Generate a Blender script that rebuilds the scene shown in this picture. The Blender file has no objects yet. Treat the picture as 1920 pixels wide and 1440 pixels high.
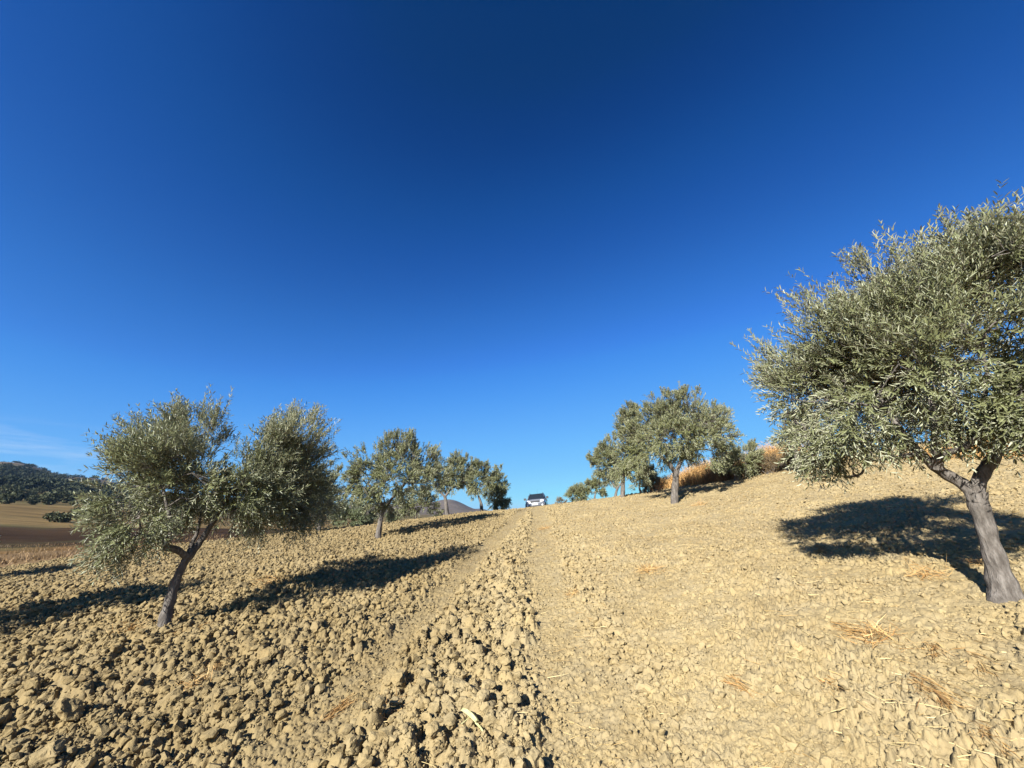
import bpy, bmesh, math, random
import numpy as np
from mathutils import Vector, noise, Matrix

rng = np.random.default_rng(11)
random.seed(5)
scene = bpy.context.scene
COL = scene.collection
PI = math.pi
R = math.radians

# ------------------------------------------------------------------ camera geometry
FPX = 721.0
PITCH = R(18.4)
CAM = np.array([0.0, 0.0, 1.6])
CP, SP = math.cos(PITCH), math.sin(PITCH)

def ray(px, py):
    x, u = (px - 960) / FPX, (720 - py) / FPX
    return np.array([x, CP - u * SP, SP + u * CP])

def at(px, py, d):
    """the point seen at a photo pixel, d metres away over the ground"""
    v = ray(px, py)
    return CAM + v * (d / math.hypot(v[0], v[1]))

def axis_depth(p):
    return float((p - CAM) @ np.array([0, CP, SP]))

# ------------------------------------------------------------------ terrain
GROUND_PIX = [
    (960, 1440, 3.2), (0, 1440, 5.1), (1920, 1440, 3.35), (1450, 1440, 3.1), (480, 1440, 3.9),
    (305, 1180, 7.4), (1885, 1125, 5.5), (710, 1008, 15), (1263, 945, 15), (838, 967, 23.5),
    (902, 961, 27.6), (930, 958, 32), (598, 994, 22), (780, 976, 26), (690, 985, 24),
    (0, 1068, 22), (200, 1038, 22), (430, 1012, 24), (1005, 952, 30), (1040, 946, 31),
    (1155, 937, 24), (1167, 934, 18), (1100, 940, 30), (1300, 910, 21), (1263, 915, 22), (1350, 902, 20.5), (1380, 900, 19), (1480, 880, 19), (1700, 872, 15.5),
    (1920, 868, 16), (1740, 832, 24), (1920, 808, 25), (1600, 855, 21),
]
GROUND_XYZ = [
    (0, 0, 0), (0, -6, -.3), (-6, -4, -.55), (6, -4, .75), (-15, 0, -1.2), (14, 0, 2.3),
    (2.2, 36, 1.52), (2.0, 38.5, 1.45), (0, 48, -1.2), (-8, 46, -.6), (12, 46, .6), (-16, 40, -.6), (-24, 31, -1.0), (-31, 24, -1.25),
    (26, 40, 4.2), (40, 28, 5.4), (-18, -10, -1.5), (18, -10, 2.6), (0, -20, -.8),
]
CT = np.array([at(*g) for g in GROUND_PIX] + [np.array(g, float) for g in GROUND_XYZ])

def tps_phi(r2):
    return np.where(r2 > 1e-9, .5 * r2 * np.log(np.maximum(r2, 1e-9)), 0)

n = len(CT)
K = tps_phi(((CT[:, None, :2] - CT[None, :, :2]) ** 2).sum(-1)) + np.eye(n) * 0.08
Pm = np.c_[np.ones(n), CT[:, :2]]
A = np.block([[K, Pm], [Pm.T, np.zeros((3, 3))]])
W = np.linalg.solve(A, np.r_[CT[:, 2], 0, 0, 0])

def tps(x, y):
    x, y = np.asarray(x, float), np.asarray(y, float)
    z = W[n] + W[n + 1] * x + W[n + 2] * y
    for i in range(n):
        z = z + W[i] * tps_phi((x - CT[i, 0]) ** 2 + (y - CT[i, 1]) ** 2)
    return z

VD = np.log(np.array([30, 46, 60, 120, 220, 400, 900, 1500, 2500, 6000.]))
VA = [-180, -90, -52, -48, -40, -30, -20, -12, -9, -4.5, 0, 12, 30, 45, 60, 90, 180]
VT = np.array([
    [-.10, -.10, -.10, -.08, -.06, -.05, -.04, -.03, -.02, 0],
    [-.10, -.085, -.075, -.03, 0, .02, .05, .03, .02, 0],
    [-.083, -.062, -.050, -.016, .012, .038, .076, .05, .03, .01],
    [-.08, -.060, -.050, -.020, .010, .032, .0565, .04, .03, .01],
    [-.072, -.060, -.046, -.020, 0, .015, .030, .03, .02, .01],
    [-.060, -.055, -.042, -.030, -.02, -.01, .005, .012, .01, 0],
    [-.045, -.050, -.036, -.024, -.016, -.008, .004, .016, .01, 0],
    [-.022, -.045, -.036, -.025, -.015, -.01, .0, .021, .01, 0],
    [-.018, -.045, -.04, -.03, -.02, -.012, .0, .028, .01, 0],
    [-.004, -.05, -.045, -.035, -.025, -.015, -.002, .004, .0, -.005],
    [.0, -.06, -.06, -.04, -.03, -.02, -.015, -.012, -.01, -.008],
    [.02, -.02, -.04, -.04, -.03, -.02, -.015, -.012, -.01, -.008],
    [.06, .05, .03, .0, -.01, -.02, -.015, -.012, -.01, -.008],
    [.10, .085, .07, .03, 0, -.01, -.015, -.012, -.01, -.008],
    [.11, .09, .08, .03, 0, -.01, -.015, -.012, -.01, -.008],
    [.05, .05, .05, .02, 0, -.01, -.015, -.012, -.01, -.008],
    [-.10, -.10, -.10, -.08, -.06, -.05, -.04, -.03, -.02, 0],
])

def valley(x, y):
    d = np.maximum(np.hypot(x, y), 1)
    az = np.degrees(np.arctan2(x, y))
    ld = np.clip(np.log(d), VD[0], VD[-1])
    ia = np.clip(np.searchsorted(VA, az) - 1, 0, len(VA) - 2)
    va = np.array(VA, float)
    t = np.clip((az - va[ia]) / (va[ia + 1] - va[ia]), 0, 1)
    t = t * t * (3 - 2 * t)
    idd = np.clip(np.searchsorted(VD, ld) - 1, 0, len(VD) - 2)
    s = (ld - VD[idd]) / (VD[idd + 1] - VD[idd])
    s = s * s * (3 - 2 * s) * .5 + s * .5
    r = (VT[ia, idd] * (1 - s) + VT[ia, idd + 1] * s) * (1 - t) + (VT[ia + 1, idd] * (1 - s) + VT[ia + 1, idd + 1] * s) * t
    return 1.6 + r * d

# value noise on a tiled table
TAB = rng.random((256, 256, 8)).astype(np.float32)

def vnoise(x, y, ch=0):
    ix, iy = np.floor(x).astype(np.int64), np.floor(y).astype(np.int64)
    fx, fy = (x - ix).astype(np.float32), (y - iy).astype(np.float32)
    fx, fy = fx * fx * (3 - 2 * fx), fy * fy * (3 - 2 * fy)
    ix &= 255; iy &= 255
    jx, jy = (ix + 1) & 255, (iy + 1) & 255
    t = TAB[:, :, ch]
    return (t[ix, iy] * (1 - fx) + t[jx, iy] * fx) * (1 - fy) + (t[ix, jy] * (1 - fx) + t[jx, jy] * fx) * fy

def fbm(x, y, oct=4, ch=0):
    s, a, tot = 0, 1, 0
    for k in range(oct):
        s = s + a * vnoise(x * 2 ** k + 17.3 * k, y * 2 ** k + 9.1 * k, (ch + k) % 8)
        tot += a; a *= .5
    return s / tot

def smooth(a, b, x):
    t = np.clip((x - a) / (b - a), 0, 1)
    return t * t * (3 - 2 * t)

def H(x, y):
    """smooth terrain height"""
    x, y = np.asarray(x, float), np.asarray(y, float)
    d = np.hypot(x, y)
    b = smooth(34, 48, d)
    xs, ys = x / np.maximum(1, d / 50), y / np.maximum(1, d / 50)
    z = tps(xs, ys) * (1 - b) + valley(x, y) * b
    hill = smooth(80, 500, d)
    return z + hill * d * .014 * (fbm(x / 160, y / 160, 4, 2) - .5) + (1 - hill) * .05 * (fbm(x / 1.7, y / 1.7, 2, 5) - .5)

def Hp(x, y):
    return float(H(np.array([x]), np.array([y]))[0])

def pick(px, py, dmax=60):
    """ground point seen at a photo pixel"""
    v = ray(px, py); v = v / math.hypot(v[0], v[1])
    ds = np.exp(np.linspace(math.log(1.5), math.log(dmax), 900))
    p = CAM + ds[:, None] * v
    below = p[:, 2] < H(p[:, 0], p[:, 1])
    k = int(np.argmax(below)) if below.any() else len(ds) - 1
    return np.array([p[k, 0], p[k, 1], Hp(p[k, 0], p[k, 1])])

# wheel tracks, as ground polylines
TRACK_A = np.array([pick(*p) for p in [(520, 1439), (640, 1320), (720, 1232), (800, 1150), (860, 1082), (905, 1030), (945, 990), (968, 968)]])
TRACK_B = np.array([pick(*p) for p in [(1140, 1439), (1095, 1330), (1055, 1230), (1030, 1130), (1012, 1060), (1006, 1010), (1004, 968)]])
def extend(tr):
    a, b = tr[0], tr[1]
    u = (a - b) / np.linalg.norm((a - b)[:2])
    c, e = tr[-1], tr[-2]
    w = (c - e) / np.linalg.norm((c - e)[:2])
    return np.vstack([a + u * 3, tr, c + w * 10])
TRACK_A, TRACK_B = extend(TRACK_A), extend(TRACK_B)

def line_dist(x, y, tr):
    """distance and signed side (positive to the right of the way up the hill)"""
    best = np.full(x.shape, 1e9); side = np.zeros(x.shape)
    for a, b in zip(tr[:-1], tr[1:]):
        dx, dy = b[0] - a[0], b[1] - a[1]
        L2 = dx * dx + dy * dy
        t = np.clip(((x - a[0]) * dx + (y - a[1]) * dy) / L2, 0, 1)
        ex, ey = x - a[0] - t * dx, y - a[1] - t * dy
        d = np.hypot(ex, ey)
        s = np.sign(ex * dy - ey * dx)
        m = d < best
        best = np.where(m, d, best); side = np.where(m, s, side)
    return best, best * side

def clods(x, y, size, ch, presence, seed, lo=.36, hi=.72):
    """a bed of angular clods as a height field, 0..1 in units of size"""
    a = .7 * seed
    xr, yr = (x * math.cos(a) - y * math.sin(a)) / size + 31.7 * seed, (x * math.sin(a) + y * math.cos(a)) / size + 11.3 * seed
    cx, cy = np.floor(xr).astype(np.int64), np.floor(yr).astype(np.int64)
    fx, fy = (xr - cx).astype(np.float32), (yr - cy).astype(np.float32)
    out = np.zeros(x.shape, np.float32)
    for i in (-1, 0, 1):
        for j in (-1, 0, 1):
            t = TAB[(cx + i) & 255, (cy + j) & 255]
            ex, ey = fx - i - t[..., 0], fy - j - t[..., 1]
            rad = lo + (hi - lo) * t[..., 2] ** 1.6
            th = t[..., 3] * 6.283
            c, s = np.cos(th), np.sin(th)
            u, v = ex * c + ey * s, (-ex * s + ey * c) * (1.05 + .5 * t[..., 4])
            eu = np.sqrt(u * u + v * v)
            fa = np.maximum(np.maximum(np.abs(u), np.abs(.5 * u + .866 * v)), np.abs(-.5 * u + .866 * v) * 1.08)
            q = (.45 * eu + .62 * fa) / rad
            h = np.minimum(1, np.maximum(0, 1 - q) * 2.3)
            h = h ** .75
            h = h * (.55 + .45 * t[..., 5]) * rad * 1.25 * (1 + .9 * (t[..., 6] - .5) * u / rad + .9 * (t[..., 7] - .5) * v / rad)
            h = np.where(t[..., 7] < presence, h, 0)
            np.maximum(out, h, out=out)
    return out

def voro(x, y, size, seed, warp=.25):
    """distance to the nearest border between Voronoi cells (F2-F1), and a random value per cell"""
    a = 1.1 * seed
    wx = x + warp * size * (fbm(x * 1.7 / size, y * 1.7 / size, 2, 2) - .5) * 2
    wy = y + warp * size * (fbm(x * 1.7 / size + 31, y * 1.7 / size + 7, 2, 4) - .5) * 2
    xr, yr = (wx * math.cos(a) - wy * math.sin(a)) / size + 13.7 * seed, (wx * math.sin(a) + wy * math.cos(a)) / size + 5.3 * seed
    cx, cy = np.floor(xr).astype(np.int64), np.floor(yr).astype(np.int64)
    fx, fy = (xr - cx).astype(np.float32), (yr - cy).astype(np.float32)
    f1 = np.full(x.shape, 9, np.float32); f2 = f1.copy(); val = f1.copy()
    for i in (-1, 0, 1):
        for j in (-1, 0, 1):
            t = TAB[(cx + i) & 255, (cy + j) & 255]
            d = np.hypot(fx - i - t[..., 0], fy - j - t[..., 1])
            near = d < f1
            f2 = np.where(near, f1, np.minimum(f2, d))
            val = np.where(near, t[..., 5], val)
            f1 = np.where(near, d, f1)
    return f2 - f1, val

EDGE = sorted((math.degrees(math.atan2(p[0], p[1])), d) for p, d in [(at(px, py, d), d) for px, py, d in
              [(-200, 1085, 21), (0, 1066, 22.5), (200, 1037, 23), (430, 1011, 24.5), (598, 994, 23.5), (690, 985, 25.5), (780, 976, 27.5), (838, 966, 29)]])
def verge(x, y):
    """1 beyond the far left edge of the ploughed field"""
    d = np.hypot(x, y); az = np.degrees(np.arctan2(x, y))
    e = np.interp(az, [a for a, _ in EDGE], [b for _, b in EDGE])
    return smooth(-.3, 1.2, d - e + (fbm(x * .5, y * .5, 3, 2) - .5) * 2.2) * (1 - smooth(-10, -7, az)) * smooth(-75, -70, az)

def zones(x, y):
    """how rough the tillage is: rough left, rough ridge between the tracks, tracks, fine right"""
    da, sa = line_dist(x, y, TRACK_A)
    db, sb = line_dist(x, y, TRACK_B)
    dist = np.hypot(x, y)
    wander = (fbm(x * .35, y * .35, 2, 0) - .5) * .34
    sa, sb = sa + wander, sb + wander * .8
    da, db = np.abs(sa), np.abs(sb)
    wob = (fbm(x * 1.5, y * 1.5, 4, 3) - .5) * .62 + (fbm(x * 7, y * 7, 2, 5) - .5) * .22
    ta = 1 - smooth(.13, .36, da + wob * .4)
    tb = 1 - smooth(.20, .46, np.abs(sb - .08) + wob * .55)
    right = smooth(.35, 1.7, sb + wob * 1.7)
    mid = smooth(-.1, .5, sb + wob)
    # the rough tilth left of the tracks runs out towards the crest
    far = smooth(9, 20, dist)
    rough = (1 - .80 * right) * (1 - .25 * far) * (1 - .22 * mid)
    track = np.clip(np.maximum(ta, tb * .9), 0, 1) * (.95 + .25 * fbm(x * 2.2, y * 2.2, 3, 1))
    track = np.clip(track, 0, 1)
    ridge = np.where((sa > 0) & (sb < 0), 1.0, 0.0) * smooth(.15, .5, np.minimum(da, db) + wob * 1.2) * (1 - .75 * smooth(5, 13, dist))
    return rough, track, ridge, right

def relief(x, y, d):
    rough, track, ridge, right = zones(x, y)
    patch = .5 + 1.0 * fbm(x * .8, y * .8, 3, 1)
    wx = x + .05 * (fbm(x * 9, y * 9, 2, 3) - .5); wy = y + .05 * (fbm(x * 9 + 50, y * 9, 2, 6) - .5)
    f = 1 - track
    big = clods(wx, wy, .21, 0, .42, 1.0) * .21 * .58
    med = clods(wx, wy, .09, 0, .85, 2.0) * .09 * .9
    sml = clods(wx, wy, .05, 0, .95, 3.0) * .05 * .9
    fin = clods(x, y, .025, 0, 1.0, 4.0) * .025 * .9
    left = np.maximum(np.maximum(big * patch * (1 + .3 * ridge), med * patch), sml) + .5 * sml + .25 * med
    left = left * rough * f + track * (.5 * sml + .22 * med * (1 - right))
    # fine right side: crusted patches parted by cracks, and loose crumbs
    e1, v1 = voro(x, y, .19, 5.0, .45); e2, v2 = voro(x, y, .075, 6.0, .4)
    crk = fbm(x * 1.3, y * 1.3, 4, 7)
    crumbly = smooth(.40, .58, crk)
    lumps = smooth(.47, .66, fbm(x * .9 + 9, y * .9, 4, 0))
    plates = .026 * v1 * smooth(.0, .10, e1) + .014 * v2 * smooth(0, .12, e2) * crumbly - .030 * (1 - smooth(.0, .05, e1)) * smooth(.38, .5, crk)
    rt = plates + (.95 * sml + .5 * fin) * crumbly + .6 * med * lumps + .4 * big * smooth(.55, .7, fbm(x * .7, y * .7 + 5, 3, 3)) + .3 * sml + .03 * (fbm(x * 3.1, y * 3.1, 4, 6) - .5)
    h = left * (1 - right) + rt * right * (1 - .5 * track) + .55 * fin
    h = h + .010 * (fbm(x * 26, y * 26, 3, 4) - .5) + .15 * (fbm(x * 1.1, y * 1.1, 3, 6) - .5) * rough * f
    h = h - .055 * track * (.4 + .6 * rough) + .05 * ridge - .05 * (1 - right) * f
    v = verge(x, y)
    return h * (1 - .75 * v)

def relief_fade(d):
    return 1 - smooth(34, 46, d)

# ------------------------------------------------------------------ mesh helpers
def mesh_np(name, V, polys, mats, smooth_shade=False, attr=None):
    """V (n,3); polys: list of (array(m,k), material index)"""
    me = bpy.data.meshes.new(name)
    V = np.ascontiguousarray(V, np.float32)
    me.vertices.add(len(V)); me.vertices.foreach_set('co', V.ravel())
    idx = np.concatenate([p.ravel() for p, _ in polys]).astype(np.int32)
    tot = np.concatenate([np.full(len(p), p.shape[1], np.int32) for p, _ in polys])
    mi = np.concatenate([np.full(len(p), m, np.int32) for p, m in polys])
    st = np.concatenate([[0], np.cumsum(tot)[:-1]]).astype(np.int32)
    me.loops.add(len(idx)); me.loops.foreach_set('vertex_index', idx)
    me.polygons.add(len(tot))
    me.polygons.foreach_set('loop_start', st)
    me.polygons.foreach_set('material_index', mi)
    me.polygons.foreach_set('use_smooth', np.full(len(tot), smooth_shade, bool))
    for m in mats: me.materials.append(m)
    if attr is not None:
        for an, av in attr.items():
            a = me.attributes.new(an, 'FLOAT', 'POINT' if len(av) == len(V) else 'FACE')
            a.data.foreach_set('value', np.asarray(av, np.float32))
    me.update(calc_edges=True); me.validate()
    return me

def link(name, me, parent=None, loc=None):
    o = bpy.data.objects.new(name, me); COL.objects.link(o)
    if loc is not None: o.location = [float(c) for c in loc]
    if parent is not None: o.parent = parent
    return o

def tag(o, label=None, cat=None, group=None, kind=None):
    if label: o['label'] = label
    if cat: o['category'] = cat
    if group: o['group'] = group
    if kind: o['kind'] = kind
    return o

def bm_obj(name, bm, mat, parent=None, smooth_shade=False, bevel=0):
    if bevel:
        bmesh.ops.bevel(bm, geom=[e for e in bm.edges if e.calc_face_angle(0) > .5], offset=bevel, segments=2, profile=.6, affect='EDGES')
    bmesh.ops.recalc_face_normals(bm, faces=bm.faces)
    me = bpy.data.meshes.new(name); bm.to_mesh(me); bm.free()
    me.materials.append(mat)
    for p in me.polygons: p.use_smooth = smooth_shade
    return link(name, me, parent)

def catmull(pts, per=5):
    P = np.asarray(pts, float)
    if len(P) < 3: 
        t = np.linspace(0, 1, per + 1)[:, None]
        return P[0] * (1 - t) + P[-1] * t
    Q = np.vstack([2 * P[0] - P[1], P, 2 * P[-1] - P[-2]])
    out = []
    for i in range(1, len(Q) - 2):
        p0, p1, p2, p3 = Q[i - 1:i + 3]
        for t in np.linspace(0, 1, per, endpoint=False):
            out.append(.5 * ((2 * p1) + (-p0 + p2) * t + (2 * p0 - 5 * p1 + 4 * p2 - p3) * t * t + (-p0 + 3 * p1 - 3 * p2 + p3) * t ** 3))
    out.append(P[-1])
    return np.array(out)

class Acc:
    def __init__(self): self.V, self.P, self.n = [], [], 0
    def add(self, V, polys):
        for p, m in polys: self.P.append((np.asarray(p) + self.n, m))
        self.V.append(np.asarray(V, float)); self.n += len(V)
    def tube(self, pts, rad, sides=6, m=0, lump=0.0, seed=0):
        pts = np.asarray(pts, float); k = len(pts)
        rad = np.broadcast_to(np.asarray(rad, float), (k,))
        tan = np.gradient(pts, axis=0); tan /= np.linalg.norm(tan, axis=1)[:, None] + 1e-9
        ref = np.array([0.3, 0.9, 0.1])
        a = np.cross(tan, ref); a /= np.linalg.norm(a, axis=1)[:, None] + 1e-9
        b = np.cross(tan, a)
        th = np.linspace(0, 2 * PI, sides, endpoint=False)
        rr = rad[:, None] * np.ones(sides)
        if lump:
            g = np.random.default_rng(seed)
            ph = g.random(6) * 6.28
            s = np.arange(k)[:, None]
            rr = rr * (1 + lump * (np.sin(th * 2 + ph[0] + s * .23) + .7 * np.sin(th * 3 + ph[1] - s * .31) + .6 * np.sin(th * 5 + ph[2] + s * .5) + .8 * np.sin(s * .9 + ph[3]) ) + lump * .5 * (g.random((k, sides)) - .5))
        V = pts[:, None, :] + rr[..., None] * (np.cos(th)[None, :, None] * a[:, None, :] + np.sin(th)[None, :, None] * b[:, None, :])
        i = np.arange(k - 1)[:, None] * sides; j = np.arange(sides)[None, :]; j2 = (j + 1) % sides
        q = np.stack([i + j, i + j2, i + sides + j2, i + sides + j], -1).reshape(-1, 4)
        self.add(V.reshape(-1, 3), [(q, m)])
    def mesh(self, name, mats, sm=True, attr=None):
        return mesh_np(name, np.vstack(self.V), self.P, mats, sm, attr)

# ------------------------------------------------------------------ materials
def mat(name):
    m = bpy.data.materials.new(name); m.use_nodes = True
    nt = m.node_tree
    return m, nt, nt.nodes['Principled BSDF']

def N(nt, t, **kw):
    nd = nt.nodes.new(t)
    for k, v in kw.items(): setattr(nd, k, v)
    return nd

def ramp(nt, src, stops):
    r = N(nt, 'ShaderNodeValToRGB')
    el = r.color_ramp.elements
    el[0].position, el[0].color = stops[0][0], (*stops[0][1], 1)
    el[1].position, el[1].color = stops[-1][0], (*stops[-1][1], 1)
    for p, c in stops[1:-1]:
        e = el.new(p); e.color = (*c, 1)
    nt.links.new(src, r.inputs[0])
    return r

def noise_node(nt, vec, scale, detail=4, rough=.55):
    nn = N(nt, 'ShaderNodeTexNoise'); nn.inputs['Scale'].default_value = scale
    nn.inputs['Detail'].default_value = detail; nn.inputs['Roughness'].default_value = rough
    nt.links.new(vec, nn.inputs['Vector'])
    return nn

def mix(nt, fac, a, b):
    mx = N(nt, 'ShaderNodeMix', data_type='RGBA')
    if isinstance(fac, float): mx.inputs[0].default_value = fac
    else: nt.links.new(fac, mx.inputs[0])
    for s, v in ((6, a), (7, b)):
        if isinstance(v, tuple): mx.inputs[s].default_value = (*v, 1)
        else: nt.links.new(v, mx.inputs[s])
    return mx.outputs[2]

def soil_material(name, light, dark):
    m, nt, bs = mat(name)
    g = N(nt, 'ShaderNodeNewGeometry')
    n1 = noise_node(nt, g.outputs['Position'], .9, 5)
    n2 = noise_node(nt, g.outputs['Position'], 14, 5, .65)
    n3 = noise_node(nt, g.outputs['Position'], 90, 3, .7)
    c1 = ramp(nt, n1.outputs[0], [(.32, dark), (.62, light)])
    c2 = ramp(nt, n2.outputs[0], [(.3, tuple(.78 * v for v in dark)), (.5, tuple(.5 * (a + b) for a, b in zip(dark, light))), (.72, tuple(min(1, 1.1 * v) for v in light))])
    c = mix(nt, .55, c1.outputs[0], c2.outputs[0])
    n4 = noise_node(nt, g.outputs['Position'], 3.3, 4, .6)
    grey = ramp(nt, n4.outputs[0], [(.42, (0, 0, 0)), (.7, (1, 1, 1))])
    gf = N(nt, 'ShaderNodeMath', operation='MULTIPLY'); gf.inputs[1].default_value = .5; nt.links.new(grey.outputs[0], gf.inputs[0])
    c = mix(nt, gf.outputs[0], c, (.27, .22, .13))
    # browner tilled earth, with fine self-shading of rough clods painted in as darkening; past the field edge it is covered with dead weeds
    tu = N(nt, 'ShaderNodeAttribute', attribute_name='turned_shade')
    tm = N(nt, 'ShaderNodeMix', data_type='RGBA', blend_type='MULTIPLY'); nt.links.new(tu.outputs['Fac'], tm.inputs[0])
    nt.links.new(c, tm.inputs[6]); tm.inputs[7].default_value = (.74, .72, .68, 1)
    ve = N(nt, 'ShaderNodeAttribute', attribute_name='verge')
    c = mix(nt, ve.outputs['Fac'], tm.outputs[2], mix(nt, n4.outputs[0], (.10, .06, .026), (.20, .125, .052)))
    nt.links.new(c, bs.inputs['Base Color'])
    bs.inputs['Roughness'].default_value = .95
    bs.inputs['Specular IOR Level'].default_value = .12
    bp = N(nt, 'ShaderNodeBump'); bp.inputs['Strength'].default_value = .8; bp.inputs['Distance'].default_value = .014
    ad = N(nt, 'ShaderNodeMath', operation='MULTIPLY_ADD'); ad.inputs[1].default_value = .45
    nt.links.new(n3.outputs[0], ad.inputs[0]); nt.links.new(n2.outputs[0], ad.inputs[2])
    nt.links.new(ad.outputs[0], bp.inputs['Height'])
    nt.links.new(bp.outputs[0], bs.inputs['Normal'])
    return m

SOIL_L, SOIL_D = (.322, .243, .117), (.215, .158, .075)
M_SOIL = soil_material('clay_soil', SOIL_L, SOIL_D)
M_CLOD = soil_material('clay_clod', (.332, .252, .122), (.22, .161, .076))

def straw_material(name, a, b):
    m, nt, bs = mat(name)
    at_ = N(nt, 'ShaderNodeAttribute', attribute_name='tint')
    nt.links.new(mix(nt, at_.outputs['Fac'], a, b), bs.inputs['Base Color'])
    bs.inputs['Roughness'].default_value = .6; bs.inputs['Specular IOR Level'].default_value = .3
    return m
def leaf_material(name, top, under, var=.35):
    m, nt, bs = mat(name)
    at_ = N(nt, 'ShaderNodeAttribute', attribute_name='tint')
    g = N(nt, 'ShaderNodeNewGeometry')
    dk = tuple(v * (1 - var) for v in top); lt = tuple(min(1, v * (1 + var)) for v in top)
    ct = mix(nt, at_.outputs['Fac'], dk, lt)
    cu = mix(nt, at_.outputs['Fac'], tuple(v * .85 for v in under), tuple(v * 1.15 for v in under))
    c = mix(nt, g.outputs['Backfacing'], ct, cu)
    nt.links.new(c, bs.inputs['Base Color'])
    bs.inputs['Roughness'].default_value = .45
    bs.inputs['Specular IOR Level'].default_value = .35
    tr = N(nt, 'ShaderNodeBsdfTranslucent'); nt.links.new(mix(nt, .5, c, (.16, .17, .03)), tr.inputs['Color'])
    ms = N(nt, 'ShaderNodeMixShader'); ms.inputs[0].default_value = .05
    nt.links.new(bs.outputs[0], ms.inputs[1]); nt.links.new(tr.outputs[0], ms.inputs[2])
    nt.links.new(ms.outputs[0], nt.nodes['Material Output'].inputs[0])
    return m

M_LEAF = leaf_material('olive_leaf', (.142, .148, .064), (.34, .335, .215))
M_LEAF_FAR = leaf_material('olive_leaf_dense', (.145, .15, .062), (.27, .268, .155))
M_SHRUB = leaf_material('shrub_leaf', (.13, .15, .07), (.20, .22, .12))
M_SCRUB = leaf_material('dry_scrub_leaf', (.17, .115, .05), (.22, .155, .075))
M_WOOD = straw_material('far_wood_leaf', (.028, .034, .018), (.05, .055, .03))
M_WOOD.node_tree.nodes['Principled BSDF'].inputs['Specular IOR Level'].default_value = .05
M_GROVE = straw_material('far_grove_leaf', (.055, .06, .028), (.085, .09, .045))
M_GROVE.node_tree.nodes['Principled BSDF'].inputs['Specular IOR Level'].default_value = .1

def bark_material():
    m, nt, bs = mat('olive_bark')
    g = N(nt, 'ShaderNodeTexCoord')
    mp = N(nt, 'ShaderNodeMapping'); mp.inputs['Scale'].default_value = (1, 1, .28)
    nt.links.new(g.outputs['Object'], mp.inputs[0])
    n1 = noise_node(nt, mp.outputs[0], 26, 6, .65)
    n2 = noise_node(nt, g.outputs['Object'], 5, 3)
    c = ramp(nt, n1.outputs[0], [(.32, (.038, .031, .025)), (.5, (.118, .102, .085)), (.66, (.22, .195, .165))])
    f2 = N(nt, 'ShaderNodeMath', operation='MULTIPLY'); f2.inputs[1].default_value = .7; nt.links.new(n2.outputs[0], f2.inputs[0])
    c2 = mix(nt, f2.outputs[0], c.outputs[0], (.115, .098, .078))
    nt.links.new(c2, bs.inputs['Base Color'])
    bs.inputs['Roughness'].default_value = .9; bs.inputs['Specular IOR Level'].default_value = .15
    bp = N(nt, 'ShaderNodeBump'); bp.inputs['Strength'].default_value = 1; bp.inputs['Distance'].default_value = .025
    nt.links.new(n1.outputs[0], bp.inputs['Height']); nt.links.new(bp.outputs[0], bs.inputs['Normal'])
    return m
M_BARK = bark_material()

M_STRAW = straw_material('straw', (.30, .145, .042), (.54, .36, .14))
M_PALE = straw_material('pale_straw', (.30, .19, .07), (.50, .40, .19))
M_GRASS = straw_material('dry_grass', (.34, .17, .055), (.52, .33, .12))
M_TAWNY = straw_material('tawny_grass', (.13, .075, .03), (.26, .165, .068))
M_HUSK = straw_material('husk', (.34, .33, .12), (.50, .46, .24))

def plain(name, col, rough=.5, metal=0., spec=.5, noise_amt=.12, scale=6, coat=0.):
    m, nt, bs = mat(name)
    g = N(nt, 'ShaderNodeTexCoord')
    n1 = noise_node(nt, g.outputs['Object'], scale, 4)
    nt.links.new(mix(nt, n1.outputs[0], tuple(v * (1 - noise_amt) for v in col), tuple(min(1, v * (1 + noise_amt)) for v in col)), bs.inputs['Base Color'])
    bs.inputs['Roughness'].default_value = rough; bs.inputs['Metallic'].default_value = metal
    bs.inputs['Specular IOR Level'].default_value = spec
    bs.inputs['Coat Weight'].default_value = coat
    return m

# ------------------------------------------------------------------ ground sheets
def polar(az, rad, hfun, name, material, extra_attr=None):
    ca, cr = len(az), len(rad)
    AZ, RD = np.meshgrid(az, rad)
    x, y = RD * np.sin(AZ), RD * np.cos(AZ)
    z = hfun(x, y, RD)
    V = np.stack([x, y, z], -1).reshape(-1, 3)
    i = np.arange(cr - 1)[:, None] * ca; j = np.arange(ca)[None, :]; j2 = (j + 1) % ca
    q = np.stack([i + j, i + ca + j, i + ca + j2, i + j2], -1).reshape(-1, 4)
    polys = [(q, 0)]
    me = mesh_np(name, V, polys, [material], True)
    return link(name, me)

AZ_FINE = np.arange(-78, 78, .1)
AZ_BACK = np.arange(78, 282, 3.0)
AZ = np.radians(np.r_[AZ_FINE, AZ_BACK])
R_NEAR = np.exp(np.r_[np.linspace(math.log(.05), math.log(1.6), 14, endpoint=False), np.arange(math.log(1.6), math.log(47), .0034)])

def near_h(x, y, d):
    return H(x, y) + relief(x, y, d) * relief_fade(d)

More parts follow.
